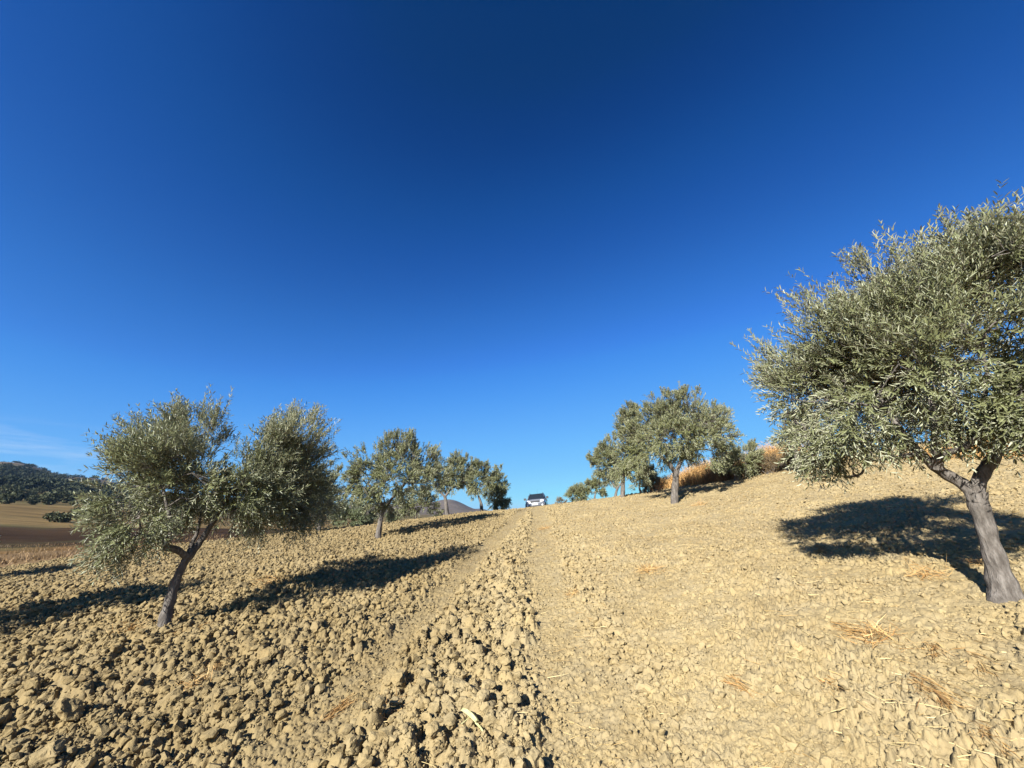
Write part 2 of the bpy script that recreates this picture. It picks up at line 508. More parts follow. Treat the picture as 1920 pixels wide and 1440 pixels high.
field = polar(AZ, R_NEAR, near_h, 'ploughed_field', M_SOIL)
fx = np.empty(len(field.data.vertices) * 3, np.float32); field.data.vertices.foreach_get('co', fx); fx = fx.reshape(-1, 3)
def turned_shade_at(x, y):  # micro-shading of the rough tilth put into the colour, stronger to the left
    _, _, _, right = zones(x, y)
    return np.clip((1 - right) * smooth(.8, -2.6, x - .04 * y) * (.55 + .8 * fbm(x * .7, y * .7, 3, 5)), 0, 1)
for an, av in (('turned_shade', turned_shade_at(fx[:, 0], fx[:, 1])), ('verge', verge(fx[:, 0], fx[:, 1]))):
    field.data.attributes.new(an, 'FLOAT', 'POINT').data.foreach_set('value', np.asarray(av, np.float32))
tag(field, 'pale dry clay field ploughed into clods with two wheel tracks', 'field', kind='structure')

def valley_material():
    m, nt, bs = mat('valley_land')
    g = N(nt, 'ShaderNodeNewGeometry')
    a = N(nt, 'ShaderNodeAttribute', attribute_name='cover')
    n1 = noise_node(nt, g.outputs['Position'], .05, 6, .6)
    mpv = N(nt, 'ShaderNodeMapping'); mpv.inputs['Rotation'].default_value = (0, 0, .75); mpv.inputs['Scale'].default_value = (.12, 1.1, 1); nt.links.new(g.outputs['Position'], mpv.inputs[0])
    n2 = noise_node(nt, mpv.outputs[0], .55, 7, .72)
    soil = ramp(nt, a.outputs['Fac'], [(.0, (.20, .125, .05)), (.2, (.15, .085, .035)), (.25, (.04, .023, .011)), (.48, (.045, .026, .012)), (.52, (.19, .13, .055)), (.72, (.16, .11, .046)), (.8, (.115, .095, .04)), (.93, (.13, .10, .05)), (1.0, (.125, .10, .08))])
    v = ramp(nt, n2.outputs[0], [(.3, (.35, .34, .3)), (.7, (1.5, 1.45, 1.4))])
    mm = N(nt, 'ShaderNodeMix', data_type='RGBA', blend_type='MULTIPLY'); mm.inputs[0].default_value = .8
    n6 = noise_node(nt, mpv.outputs[0], .075, 5, .65)
    v6 = ramp(nt, n6.outputs[0], [(.3, (.55, .52, .48)), (.7, (1.3, 1.3, 1.28))])
    mq = N(nt, 'ShaderNodeMix', data_type='RGBA', blend_type='MULTIPLY'); mq.inputs[0].default_value = .9
    nt.links.new(soil.outputs[0], mq.inputs[6]); nt.links.new(v6.outputs[0], mq.inputs[7])
    nt.links.new(mq.outputs[2], mm.inputs[6]); nt.links.new(v.outputs[0], mm.inputs[7])
    gr = ramp(nt, n1.outputs[0], [(.52, (0, 0, 0)), (.66, (1, 1, 1))])
    fm = N(nt, 'ShaderNodeMath', operation='MULTIPLY'); fm.inputs[1].default_value = .6
    nt.links.new(gr.outputs[0], fm.inputs[0])
    nt.links.new(mix(nt, fm.outputs[0], mm.outputs[2], (.07, .068, .028)), bs.inputs['Base Color'])
    bs.inputs['Roughness'].default_value = 1; bs.inputs['Specular IOR Level'].default_value = .05
    bp = N(nt, 'ShaderNodeBump'); bp.inputs['Strength'].default_value = .8; bp.inputs['Distance'].default_value = .6
    nt.links.new(n2.outputs[0], bp.inputs['Height']); nt.links.new(bp.outputs[0], bs.inputs['Normal'])
    return m
M_VALLEY = valley_material()

azv = np.radians(np.r_[np.arange(-80, 5, .22), np.arange(5, 280, 1.5)])
R_FAR = np.exp(np.arange(math.log(44.5), math.log(2600), .018))
valley_land = polar(azv, R_FAR, lambda x, y, d: H(x, y) - .35 * (1 - smooth(45, 50, d)), 'valley_terrain', M_VALLEY)
vx = np.empty(len(valley_land.data.vertices) * 3, np.float32)
valley_land.data.vertices.foreach_get('co', vx); vx = vx.reshape(-1, 3)
vd = np.hypot(vx[:, 0], vx[:, 1]); va_ = np.degrees(np.arctan2(vx[:, 0], vx[:, 1]))
wob = (fbm(vx[:, 0] / 40, vx[:, 1] / 40, 3, 1) - .5) * .35 + .012 * (va_ + 50)
cover = np.interp(np.log(vd) + wob, np.log([44, 62, 66, 112, 122, 205, 230, 380, 450, 900]), [0, .2, .26, .47, .53, .7, .74, .78, .85, 1.0])
a_ = valley_land.data.attributes.new('cover', 'FLOAT', 'POINT'); a_.data.foreach_set('value', cover.astype(np.float32))
tag(valley_land, 'brown and golden fields falling to a valley and rising to hills', 'land', kind='structure')

# ------------------------------------------------------------------ leaves and trees
def unit(v):
    return v / (np.linalg.norm(v, axis=-1, keepdims=True) + 1e-9)

def leaf_mesh(base, d, nrm, L, wd):
    """lance-shaped folded leaves: 6 vertices, 2 quads each"""
    s = unit(np.cross(d, nrm)); nn = np.cross(s, d)
    L, wd = L[:, None], wd[:, None]
    droop = -nn * L * .08
    v0 = base; v3 = base + d * L + droop
    m1 = base + d * L * .32; m2 = base + d * L * .70 + droop * .4
    lift = nn * wd * .35
    V = np.stack([v0, m1 - s * wd + lift, m2 - s * wd * .82 + lift, v3, m2 + s * wd * .82 + lift, m1 + s * wd + lift], 1).reshape(-1, 3)
    i = np.arange(len(base))[:, None] * 6
    q = np.concatenate([i + np.array([[0, 3, 2, 1]]), i + np.array([[0, 5, 4, 3]])], 0)
    return V, q

def shoots(g, pos, direc, slen, pairs, leaf_len, spread=.75):
    S = len(pos)
    t = (np.arange(pairs) + .5) / pairs
    t = t[None, :, None] + g.normal(0, .25 / pairs, (S, pairs, 1))
    sag = np.array([0, 0, -1.0]) * (.12 * slen)[:, None, None] * t ** 2
    P = pos[:, None, :] + direc[:, None, :] * slen[:, None, None] * t + sag
    rot = g.random((S, 1)) * 6.28 + np.arange(pairs)[None, :] * 1.57 + g.normal(0, .3, (S, pairs))
    a = unit(np.cross(direc, g.normal(0, 1, (S, 3)))); b = np.cross(direc, a)
    side = np.cos(rot)[..., None] * a[:, None, :] + np.sin(rot)[..., None] * b[:, None, :]
    out, base, nr = [], [], []
    for sg in (1, -1):
        dd = unit(direc[:, None, :] * (1.0 - .15 * t) + sg * side * spread + g.normal(0, .18, side.shape))
        # leaf blades face mostly along the shoot, upper face outwards
        nn = unit(direc[:, None, :] * .9 - sg * side * .55 + np.array([0, 0, .55]) + g.normal(0, .25, side.shape))
        out.append(dd); base.append(P); nr.append(nn)
    base = np.concatenate(base, 1).reshape(-1, 3); out = np.concatenate(out, 1).reshape(-1, 3); nr = np.concatenate(nr, 1).reshape(-1, 3)
    keep = g.random(len(base)) < .93
    base, out, nr = base[keep], out[keep], nr[keep]
    L = leaf_len * g.uniform(.65, 1.15, len(base))
    return leaf_mesh(base, out, nr, L, L * g.uniform(.078, .112, len(base)) * (1.0 if leaf_len < .075 else 1.5))

def crown_points(g, lobes, count, clump, shell=2.0, gap=.48):
    """shoots gathered in tufts through the crown lobes, with gaps between the tufts"""
    C = np.array([l[0] for l in lobes]); Rr = np.array([l[1] for l in lobes])
    Zs = np.array([l[2] if len(l) > 2 else 1.0 for l in lobes])
    w = Rr ** 2.4; w /= w.sum()
    per = 11
    nt_ = int(count / per * 1.7)
    k = g.choice(len(lobes), nt_, p=w)
    u = unit(g.normal(0, 1, (nt_, 3)))
    rr = g.random(nt_) ** (1 / shell)
    off = u * rr[:, None] * Rr[k][:, None]; off[:, 2] *= Zs[k]
    tc_ = C[k] + off
    f = 1 / clump
    nz = vnoise(tc_[:, 0] * f + 3.1 * tc_[:, 2] * f, tc_[:, 1] * f + 1.7 * tc_[:, 2] * f, 2) * .5 + vnoise(tc_[:, 0] * f * 1.9 + 40 - tc_[:, 2] * f, tc_[:, 2] * f * 1.9 + tc_[:, 1] * f, 5) * .5
    ok = nz > np.quantile(nz, gap)
    tc_, k, u = tc_[ok], k[ok], u[ok]
    m = g.integers(0, len(tc_), count)
    u2 = unit(g.normal(0, 1, (count, 3)) + .9 * u[m] + np.array([0, 0, .35]))
    rad = Rr[k[m]] * .34 * g.random(count) ** .5
    p = tc_[m] + u2 * rad[:, None]
    return p, k[m], unit(u[m] * .6 + u2 * .8), C, Rr

def make_tree(name, label, base, limbs, lobes, count, leaf_len=.065, slen=(.22, .42), pairs=9, seed=1, clump=.42,
              group='olive trees in the ploughed grove', cat='olive tree', leafmat=None, droop=.5, stems=True, upness=.75, shell=2.0, gap=.47):
    """limbs: list of (points, radii) in world space; lobes: (centre, radius)"""
    g = np.random.default_rng(seed)
    base = np.asarray(base, float)
    root = bpy.data.objects.new(name, None); COL.objects.link(root)
    root.location = [float(c) for c in base]; root.empty_display_size = .3
    tag(root, label, cat, group)
    leafmat = leafmat or M_LEAF
    wood = Acc(); nodes, nrad = [], []
    for li, (pts, rad) in enumerate(limbs):
        c = catmull(pts, 8)
        r = np.interp(np.linspace(0, 1, len(c)), np.linspace(0, 1, len(rad)), rad)
        wood.tube(c - base, r, 16 if li == 0 else 10, 0, .075 if max(rad) > .04 else .04, seed + li)
        skip = len(c) // 2 if li == 0 else 1
        nodes.extend(c[skip:]); nrad.extend(r[skip:])
    if len(limbs) > 3:
        r0 = limbs[0][1][0] * .5
        for i in range(8):
            a = i * .785 + g.uniform(-.3, .3); e = g.uniform(1.5, 2.5) * r0
            dv = np.array([math.cos(a), math.sin(a), 0])
            c1 = base + dv * r0 * .35 + np.array([0, 0, .22 + .12 * g.random()]); c2 = base + dv * r0 * 1.15 + np.array([0, 0, .07]); c3 = base + dv * e * 1.0
            c3[2] = Hp(c3[0], c3[1]) - .06
            wood.tube(catmull([c1, c2, c3], 5) - base, np.linspace(r0 * .38, r0 * .16, 11), 8, 0, .08, seed + 40 + i)
    p, k, u, C, Rr = crown_points(g, lobes, count, clump, shell, gap)
    cc = np.average(C, axis=0, weights=Rr ** 2)
    def nearest(q):
        Nn = np.array(nodes); d = np.linalg.norm(Nn - q, axis=1)
        pen = np.maximum(0, Nn[:, 2] - q[2]) * .8
        return int(np.argmin(d + pen))
    def grow(q, r1, per=4, sides=5, wob=.12):
        i = nearest(q); a = np.array(nodes[i]); L = np.linalg.norm(q - a)
        if L < 1e-3: return
        m1 = a * .62 + q * .38 + g.normal(0, wob * L, 3) * .6 + np.array([0, 0, .06 * L])
        m2 = a * .28 + q * .72 + g.normal(0, wob * L, 3) * .6 + np.array([0, 0, .05 * L])
        c = catmull([a, m1, m2, q], per)
        r0 = min(nrad[i] * .75, r1 * 2.4)
        r = np.linspace(r0, r1, len(c))
        wood.tube(c - base, r, sides, 0, .02, int(g.integers(1e6)))
        nodes.extend(c[2:]); nrad.extend(r[2:])
    top_r = limbs[0][1][0]
    order = np.argsort([np.linalg.norm(c - np.array(nodes).mean(0)) for c in C])
    for i in order: grow(C[i], top_r * .10)
    sub = 7 if count > 1200 else 4
    for i in order:
        for _ in range(sub):
            v = g.normal(0, 1, 3); v /= np.linalg.norm(v); v[2] = abs(v[2]) * .8 if g.random() < .7 else v[2]
            grow(C[i] + v * Rr[i] * .72, top_r * .045, 3, 4)
    tr = link('trunk', wood.mesh('trunk', [M_BARK], True), root)
    # shoots
    rel = (p[:, 2] - cc[2]) / (np.ptp(p[:, 2]) * .5 + 1e-6)
    outd = unit(.55 * u + .6 * unit(p - cc))
    up = np.zeros_like(p); up[:, 2] = np.where(rel > -.25, upness * (.6 + .7 * np.clip(rel, 0, 1)), -droop * np.clip(-rel, 0, 1))
    direc = unit(outd * .75 + up + g.normal(0, .32, p.shape))
    sl = g.uniform(*slen, len(p)) * np.where(rel > .25, 1.12, .95)
    V, q = shoots(g, p, direc, sl, pairs, leaf_len)
    # long upright sprays breaking out of the top
    cand = np.where((rel > .05) & ((u * unit(p - cc)).sum(1) > .35))[0]
    if len(cand) > 40:
        kk = np.repeat(g.choice(cand, max(12, count // 55), replace=False), 5)
        sp = p[kk] + g.normal(0, .07, (len(kk), 3))
        sd2 = unit(np.array([0, 0, 1.0]) + .75 * outd[kk] + g.normal(0, .2, (len(kk), 3)))
        sl2 = g.uniform(slen[1] * .9, slen[1] * (1.45 if leaf_len < .075 else 1.05), len(kk))
        V2, q2 = shoots(g, sp, sd2, sl2, int(pairs * 1.3), leaf_len, .6)
        q = np.concatenate([q, q2 + len(V)], 0); V = np.concatenate([V, V2], 0)
    tint = np.repeat(np.clip(g.normal(.5, .22, len(V) // 6), 0, 1), 6)
    cr = Acc(); cr.add(V - base, [(q, 0)])
    if stems:
        st = g.random(len(p)) < .8
        a, b = p[st], p[st] + direc[st] * sl[st][:, None] + np.array([0, 0, -.12]) * sl[st][:, None]
        w = unit(np.cross(direc[st], g.normal(0, 1, a.shape))) * .0028
        w2 = np.cross(unit(b - a), w)
        Vs = np.stack([a + w, a - .5 * w + .87 * w2, a - .5 * w - .87 * w2, b], 1).reshape(-1, 3)
        i = np.arange(len(a))[:, None] * 4
        tq = np.concatenate([i + np.array([[0, 1, 3]]), i + np.array([[1, 2, 3]]), i + np.array([[2, 0, 3]])], 0)
        cr.add(Vs - base, [(tq, 1)])
        # twigs joining shoots to the branches
        Nn = np.array(nodes)
        sel = g.choice(len(p), min(len(p), 500), replace=False)
        for s in sel:
            d = np.linalg.norm(Nn - p[s], axis=1); a0 = Nn[int(np.argmin(d))]
            if .05 < d.min() < .9:
                mid = (a0 + p[s]) / 2 + g.normal(0, .05 * d.min(), 3)
                cr.tube(np.array([a0, mid, p[s]]) - base, [.006, .0045, .003], 3, 1)
        tint = np.r_[tint, np.full(cr.n - len(tint), .5)]
    crown = link('crown', cr.mesh('crown', [leafmat, M_BARK], False, {'tint': tint}), root)
    return root

def lobe(px, py, rpx, d, z=1.0):
    c = at(px, py, d)
    ad = axis_depth(c); cs = ad / np.linalg.norm(c - CAM)
    return (c, rpx / FPX * ad * cs ** .6, z)

def limb(pix, d, widths, dd=None):
    """limb through photo pixels at distance d (dd: change of distance along it), widths in pixels"""
    k = len(pix); dd = dd or [0] * k
    pts = [at(x, y, d + e) for (x, y), e in zip(pix, dd)]
    ad = axis_depth(pts[0]); cs = ad / np.linalg.norm(pts[0] - CAM)
    return (pts, [w * .5 / FPX * ad * cs ** .7 for w in widths])

def grounded(px, py, d):
    p = at(px, py, d); return np.array([p[0], p[1], Hp(p[0], p[1])])

# --- the big tree on the right
D = 5.5
b = grounded(1888, 1128, D)
lobes = [lobe(1514, 734, 68, D - .1), lobe(1494, 694, 48, D + .2), lobe(1590, 650, 100, D), lobe(1690, 575, 105, D + .1), lobe(1800, 522, 100, D), lobe(1890, 500, 80, D - .1),
         lobe(1600, 765, 110, D - .3), lobe(1730, 700, 120, D - .4), lobe(1840, 640, 120, D - .5), lobe(1830, 755, 95, D - .3, .6), lobe(1950, 640, 120, D - .2), lobe(1940, 740, 80, D - .4),
         lobe(1574, 872, 38, D - .1, 1.6), lobe(1655, 862, 36, D - .3, 1.5), lobe(1490, 792, 44, D), lobe(1530, 832, 40, D), lobe(1585, 895, 30, D - .1, 1.5),
         lobe(1650, 680, 110, D + .8), lobe(1760, 600, 120, D + .9), lobe(1860, 560, 110, D + .9), lobe(1700, 760, 95, D + .7, .7),
         lobe(2060, 560, 130, D), lobe(2080, 700, 120, D), lobe(1990, 505, 86, D), lobe(2000, 760, 80, D + .5, .6), lobe(1790, 452, 36, D), lobe(1900, 690, 75, D + .3), lobe(1860, 720, 60, D)]
limbs = [limb([(1893, 1150), (1884, 1108), (1870, 1062), (1852, 1005), (1838, 955), (1831, 922)], D, [84, 62, 49, 44, 43, 43]),
         limb([(1834, 942), (1812, 912), (1775, 890), (1745, 868), (1718, 842), (1692, 812), (1650, 745)], D, [34, 30, 27, 24, 21, 18, 10], [0, 0, -.05, -.1, -.1, -.1, -.1]),
         limb([(1834, 942), (1834, 908), (1846, 882), (1866, 852), (1880, 815), (1888, 762), (1884, 680)], D, [36, 30, 27, 27, 24, 18, 10], [0, 0, .05, .1, .1, .1, .1]),
         limb([(1757, 878), (1757, 858), (1753, 836), (1752, 790), (1735, 700)], D, [24, 22, 17, 13, 8], [-.1, -.15, -.2, -.2, -.2]),
         limb([(1757, 866), (1776, 850), (1812, 836), (1840, 800), (1850, 700)], D, [20, 17, 13, 10, 7], [-.12, -.2, -.3, -.35, -.4])]
make_tree('olive_tree', 'large olive tree with a thick grey forked trunk at the right edge', b, limbs, lobes, 6300, .068, (.2, .36), 9, 3, .42, gap=.52)

# --- the tree on the left
D = 7.4
b = grounded(305, 1182, D)
lobes = [lobe(290, 862, 70, D), lobe(368, 832, 54, D + .2), lobe(248, 912, 54, D), lobe(330, 898, 82, D - .5), lobe(415, 918, 58, D), lobe(520, 858, 58, D), lobe(564, 822, 44, D + .1), lobe(530, 822, 32, D), lobe(570, 860, 40, D + .2),
         lobe(500, 920, 66, D), lobe(565, 930, 48, D + .3), lobe(445, 922, 58, D - .3), lobe(255, 972, 56, D - .3), lobe(252, 1006, 34, D - .1), lobe(330, 940, 60, D + .5), lobe(492, 962, 36, D + .1, .7), lobe(578, 895, 36, D + .2), 
         lobe(320, 870, 85, D + .7), lobe(450, 930, 58, D + .8), lobe(392, 796, 22, D + .2), lobe(212, 882, 22, D), lobe(466, 884, 36, D + .3), lobe(455, 862, 28, D + .1), lobe(560, 968, 26, D, .8)]
limbs = [limb([(301, 1192), (308, 1165), (318, 1130), (327, 1098), (340, 1066), (352, 1044)], D, [38, 26, 22, 21, 20, 19]),
         limb([(350, 1048), (366, 1028), (381, 1008), (396, 984), (420, 945), (450, 900)], D, [18, 17, 15, 12, 9, 6], [0, .05, .1, .1, .1, .1]),
         limb([(346, 1056), (354, 1036), (362, 1014), (369, 1000), (378, 960)], D, [13, 11, 9, 8, 5], [0, .1, .2, .25, .3]),
         limb([(352, 1046), (333, 1032), (312, 1025), (316, 1008), (322, 986), (312, 945), (300, 890)], D, [16, 15, 14, 11, 9, 7, 5], [0, -.1, -.2, -.25, -.3, -.3, -.2])]
make_tree('olive_tree', 'olive tree with a slanting trunk and wide two-topped crown on the left', b, limbs, lobes, 4500, .072, (.22, .38), 9, 8, .45, gap=.52)

# --- the row on the left, going up the hill
def mid_tree(label, bpx, d, trunkpix, tw, lobespec, count, leaf, seed, forks=(), **kw):
    b = grounded(bpx[0], bpx[1] + 1, d)
    p0 = np.array(b)
    pts, rad = limb(trunkpix, d, tw)
    pts = [p0 - np.array([0, 0, .08])] + pts[1:]
    limbs = [(pts, rad)]
    for f, fw, fd in forks:
        limbs.append(limb(f, d, fw, fd))
    lb = [lobe(x, y, r, d + dd) for x, y, r, dd in lobespec]
    return make_tree('olive_tree', label, b, limbs, lb, count, leaf, kw.pop('slen', (.16, .28)), kw.pop('pairs', 7), seed, gap=.33, **kw)

mid_tree('olive tree with slim leaning trunk and wide rounded crown, next uphill from the two-topped tree', (708, 1010), 15,
         [(708, 1012), (711, 990), (716, 965), (722, 950)], [14, 9.5, 9, 8],
         [(675, 880, 32, 0), (710, 860, 36, 0), (755, 858, 36, 0), (795, 868, 32, 0), (660, 915, 26, 0), (690, 920, 32, -.6), (735, 900, 38, -.7), (780, 900, 32, -.4), (815, 880, 20, .2), (720, 945, 24, .2), (760, 928, 22, .5), (700, 890, 34, .9), (765, 885, 34, .9), (735, 838, 18, 0), (655, 898, 22, 0), (645, 928, 17, .1), (822, 886, 20, 0), (826, 908, 14, .2)],
         2700, .085, 21, [([(722, 952), (735, 935), (752, 915), (770, 895)], [7, 6, 5, 4], [0, .1, .2, .3]), ([(721, 952), (705, 930), (690, 905)], [7, 5, 4], [0, -.1, -.2])], leafmat=M_LEAF_FAR)
mid_tree('olive tree with upright silvery shoots in the gap behind the two-topped tree', (598, 996), 21,
         [(598, 996), (600, 980), (603, 965)], [9, 8, 7],
         [(600, 930, 26, 0), (620, 905, 20, 0), (590, 900, 22, .4), (575, 935, 22, .2), (625, 940, 20, -.3), (605, 960, 20, 0), (628, 878, 9, 0), (612, 872, 9, .2), (565, 960, 16, 0)],
         2000, .085, 22, [([(603, 966), (618, 945), (622, 925)], [5, 4, 3], [0, 0, .1])])
mid_tree('olive tree with a pale forked trunk and high open crown, hill visible beside its trunk', (839, 968), 23.5,
         [(839, 969), (837, 950), (835, 936), (834, 930)], [9, 7, 6, 6],
         [(835, 885, 22, 0), (855, 872, 20, 0), (815, 890, 20, .2), (850, 895, 22, -.5), (830, 905, 18, .4), (868, 885, 16, 0), (860, 905, 12, .3)],
         1500, .095, 23, [([(834, 932), (845, 918), (858, 908), (868, 895)], [5, 4, 3, 2], [0, 0, .1, .1]), ([(834, 932), (822, 918), (812, 905)], [4, 3, 2], [0, 0, 0])], leafmat=M_LEAF_FAR)
mid_tree('small olive tree with a low bushy crown under the high open one', (780, 979), 27,
         [(780, 980), (779, 968), (779, 960)], [6, 5, 4],
         [(765, 940, 20, 0), (790, 935, 20, 0), (810, 945, 18, .3), (750, 950, 15, .2), (780, 952, 18, -.4), (822, 955, 12, .4), (745, 962, 11, .4)],
         1100, .10, 24, [([(779, 964), (790, 952)], [3, 2], [0, .2]), ([(779, 964), (768, 950)], [3, 2], [0, .2])], leafmat=M_LEAF_FAR)
mid_tree('olive tree with a bare pale trunk and brownish crown next to the dark round one', (903, 962), 27.6,
         [(903, 963), (902, 945), (897, 930)], [7, 6, 4],
         [(885, 890, 19, 0), (900, 880, 16, 0), (880, 905, 15, .2), (900, 905, 18, -.4), (888, 920, 11, .2), (912, 895, 14, .5), (887, 868, 9, 0)],
         1400, .10, 25, leafmat=M_LEAF_FAR)
mid_tree('dark round olive tree with foliage to the ground, nearest the silver car', (928, 959), 31,
         [(928, 960), (928, 950), (929, 940)], [7, 6, 5],
         [(928, 905, 18, 0), (938, 920, 17, .2), (925, 930, 18, -.3), (940, 938, 14, .2), (918, 912, 14, .4), (932, 888, 11, 0), (930, 948, 12, .2), (946, 945, 9, 0)],
         2000, .10, 26, leafmat=M_LEAF_FAR, upness=.5)

# --- the row on the right
mid_tree('olive tree with a dark forked trunk and full rounded crown standing over its own shadow', (1264, 946), 15,
         [(1264, 948), (1265, 925), (1267, 900), (1267, 884)], [16, 13, 12, 11],
         [(1220, 795, 30, 0), (1250, 775, 34, 0), (1300, 768, 36, 0), (1345, 790, 30, 0), (1360, 830, 26, .2), (1215, 835, 32, -.2), (1260, 820, 42, -.8), (1310, 810, 42, -.7), (1335, 845, 30, -.2), (1345, 870, 18, .3), (1235, 850, 26, .2), (1280, 850, 26, .3), (1265, 800, 40, .9), (1320, 800, 40, .9), (1190, 815, 22, .1), (1375, 815, 14, .2), (1280, 752, 18, 0), (1200, 865, 18, .4)],
         4400, .078, 31, [([(1267, 888), (1256, 872), (1244, 860), (1225, 840)], [9, 8, 6, 4], [0, -.1, -.2, -.2]), ([(1268, 888), (1275, 868), (1282, 850), (1290, 820)], [9, 8, 6, 4], [0, .1, .2, .2])], leafmat=M_LEAF_FAR)
mid_tree('tall olive tree with a dark upper trunk directly left of the full rounded one', (1167, 935), 18,
         [(1167, 936), (1168, 915), (1169, 895), (1172, 870)], [9, 8, 7, 5],
         [(1180, 785, 18, 0), (1178, 815, 24, 0), (1190, 845, 26, 0), (1172, 850, 22, .3), (1182, 875, 22, -.2), (1200, 885, 20, .3), (1165, 885, 15, 0), (1205, 820, 22, .4), (1182, 768, 10, 0)],
         2400, .085, 32, leafmat=M_LEAF_FAR)
mid_tree('olive tree with a slim pale trunk at the left end of the right-hand row', (1154, 938), 24,
         [(1153, 939), (1155, 925), (1159, 912)], [7, 5, 4],
         [(1130, 850, 18, 0), (1145, 835, 17, 0), (1118, 862, 14, .2), (1140, 865, 20, -.4), (1135, 885, 16, .2), (1152, 880, 16, .4), (1145, 900, 13, .2), (1120, 880, 11, .2), (1135, 830, 10, 0)],
         1600, .095, 33, [([(1157, 918), (1148, 905), (1140, 895)], [3, 2, 2], [0, 0, 0]), ([(1158, 916), (1165, 904), (1168, 890)], [3, 2, 2], [0, 0, 0])], leafmat=M_LEAF_FAR)
mid_tree('small airy olive tree on the skyline between the round bush and the slim pale trunk', (1114, 941), 30,
         [(1115, 942), (1115, 932), (1117, 924)], [4, 3, 2],
         [(1110, 910, 11, 0), (1122, 912, 11, 0), (1105, 920, 9, .2), (1115, 902, 8, 0), (1128, 922, 7, .2)],
         650, .10, 34, leafmat=M_LEAF_FAR)
mid_tree('low many-stemmed olive tree behind the trunk of the full rounded one', (1204, 926), 21,
         [(1200, 928), (1199, 915), (1200, 905)], [5, 4, 3],
         [(1205, 895, 14, 0), (1220, 890, 15, 0), (1190, 905, 11, .2), (1228, 905, 11, .3), (1212, 908, 12, -.2)],
         600, .085, 35, [([(1210, 925), (1211, 912), (1214, 900)], [4, 3, 2], [0, 0, 0]), ([(1222, 923), (1222, 910), (1224, 900)], [4, 3, 2], [.2, .2, .2])], leafmat=M_LEAF_FAR)
mid_tree('small olive tree with a pale forked trunk among the dry grass on the bank', (1381, 905), 18,
         [(1381, 906), (1379, 893), (1377, 884)], [8, 6, 5],
         [(1375, 868, 17, 0), (1395, 862, 18, 0), (1410, 855, 14, .2), (1360, 870, 13, .2), (1390, 875, 15, -.3), (1408, 842, 9, .2), (1415, 868, 11, .3)],
         800, .08, 36, [([(1378, 888), (1390, 878), (1398, 868)], [4, 3, 2], [0, 0, 0]), ([(1377, 886), (1368, 876)], [4, 3], [0, 0])], leafmat=M_LEAF_FAR)
mid_tree('olive tree mostly hidden behind the left side of the large crown, its pale trunk showing', (1502, 878), 16.5,
         [(1500, 882), (1496, 862), (1492, 848), (1490, 835)], [12, 10, 9, 8],
         [(1500, 800, 30, 0), (1530, 780, 32, 0), (1470, 810, 20, .3), (1520, 815, 28, -.3), (1555, 805, 25, .3)],
         900, .08, 37, leafmat=M_LEAF_FAR)
mid_tree('olive tree up on the bank seen through the gap under the large crown', (1742, 838), 23,
         [(1738, 838), (1737, 825), (1737, 812)], [8, 6, 5],
         [(1740, 785, 22, 0), (1760, 775, 22, 0), (1720, 780, 20, .3), (1745, 760, 18, .2)],
         500, .09, 38, leafmat=M_LEAF_FAR)

# trees beyond the left edge: their branch tips and shadows come into the picture
def side_tree(label, x, y, h, rad, count, seed, leaf=.075):
    b = np.array([x, y, Hp(x, y)])
    g = np.random.default_rng(seed)
    limbs = [([b + np.array([0, 0, -.1]), b + np.array([.05, .03, h * .2]), b + np.array([.12, .0, h * .36])], [.16, .1, .08]),
             ([b + np.array([.12, 0, h * .35]), b + np.array([.5, .1, h * .55]), b + np.array([.8, .2, h * .7])], [.06, .05, .03]),
             ([b + np.array([.12, 0, h * .35]), b + np.array([-.4, .2, h * .52]), b + np.array([-.7, -.1, h * .7])], [.06, .05, .03])]
    lb = []
    for i in range(9):
        a = i * 2.4
        rr = rad * (.2 + .55 * g.random())
        lb.append((b + np.array([rr * math.cos(a), rr * math.sin(a), h * (.5 + .28 * g.random())]), rad * .5, .8))
    return make_tree('olive_tree', label, b, limbs, lb, count, leaf, (.2, .38), 8, seed, leafmat=M_LEAF)
c = at(-470, 1020, 10.3)
side_tree('olive tree at the left edge with only its branch tips showing', c[0], c[1], 2.9, 1.3, 1500, 41)
c = at(-560, 1010, 18)
side_tree('olive tree beyond the left edge casting the far thin shadow', c[0], c[1], 3.2, 1.5, 1000, 42, .09)

# ------------------------------------------------------------------ shrubs
def make_shrub(name, label, cat, px, py, d, lobespec, count, leaf, m, seed, slen=(.15, .3), pairs=6, group=None, stems_n=6, upness=.9):
    b = grounded(px, py, d)
    lb = [lobe(x, y, r, d + dd) for x, y, r, dd in lobespec]
    limbs = []
    g = np.random.default_rng(seed)
    for i in range(stems_n):
        l = lb[i % len(lb)]
        s = b + np.array([g.normal(0, .15), g.normal(0, .15), -.05])
        e = np.array(l[0]) + g.normal(0, l[1] * .3, 3)
        limbs.append(([s, (s + e) / 2 + g.normal(0, .05, 3), e], [.03, .022, .012]))
    root = make_tree(name, label, b, limbs, lb, count, leaf, slen, pairs, seed, group=group, cat=cat, leafmat=m, upness=upness, droop=.1)
    root.name = name
    for ch in root.children:
        if ch.name.startswith('trunk'): ch.name = 'stem'
        else: ch.name = 'foliage'
    return root
make_shrub('olive_bush', 'broad pale green olive bush between the two left-hand trees', 'bush', 660, 990, 25,
           [(640, 965, 17, 0), (665, 962, 18, 0), (685, 968, 16, .2), (650, 978, 14, -.3), (675, 980, 13, -.3), (700, 975, 11, .2)], 1900, .08, M_SHRUB, 51)
make_shrub('low_shrub', 'low dark green shrub on the edge of the field right of a slim leaning trunk', 'shrub', 735, 980, 28,
           [(730, 976, 8, 0), (740, 973, 8, .2), (748, 970, 7, .3)], 350, .08, M_SHRUB, 52)
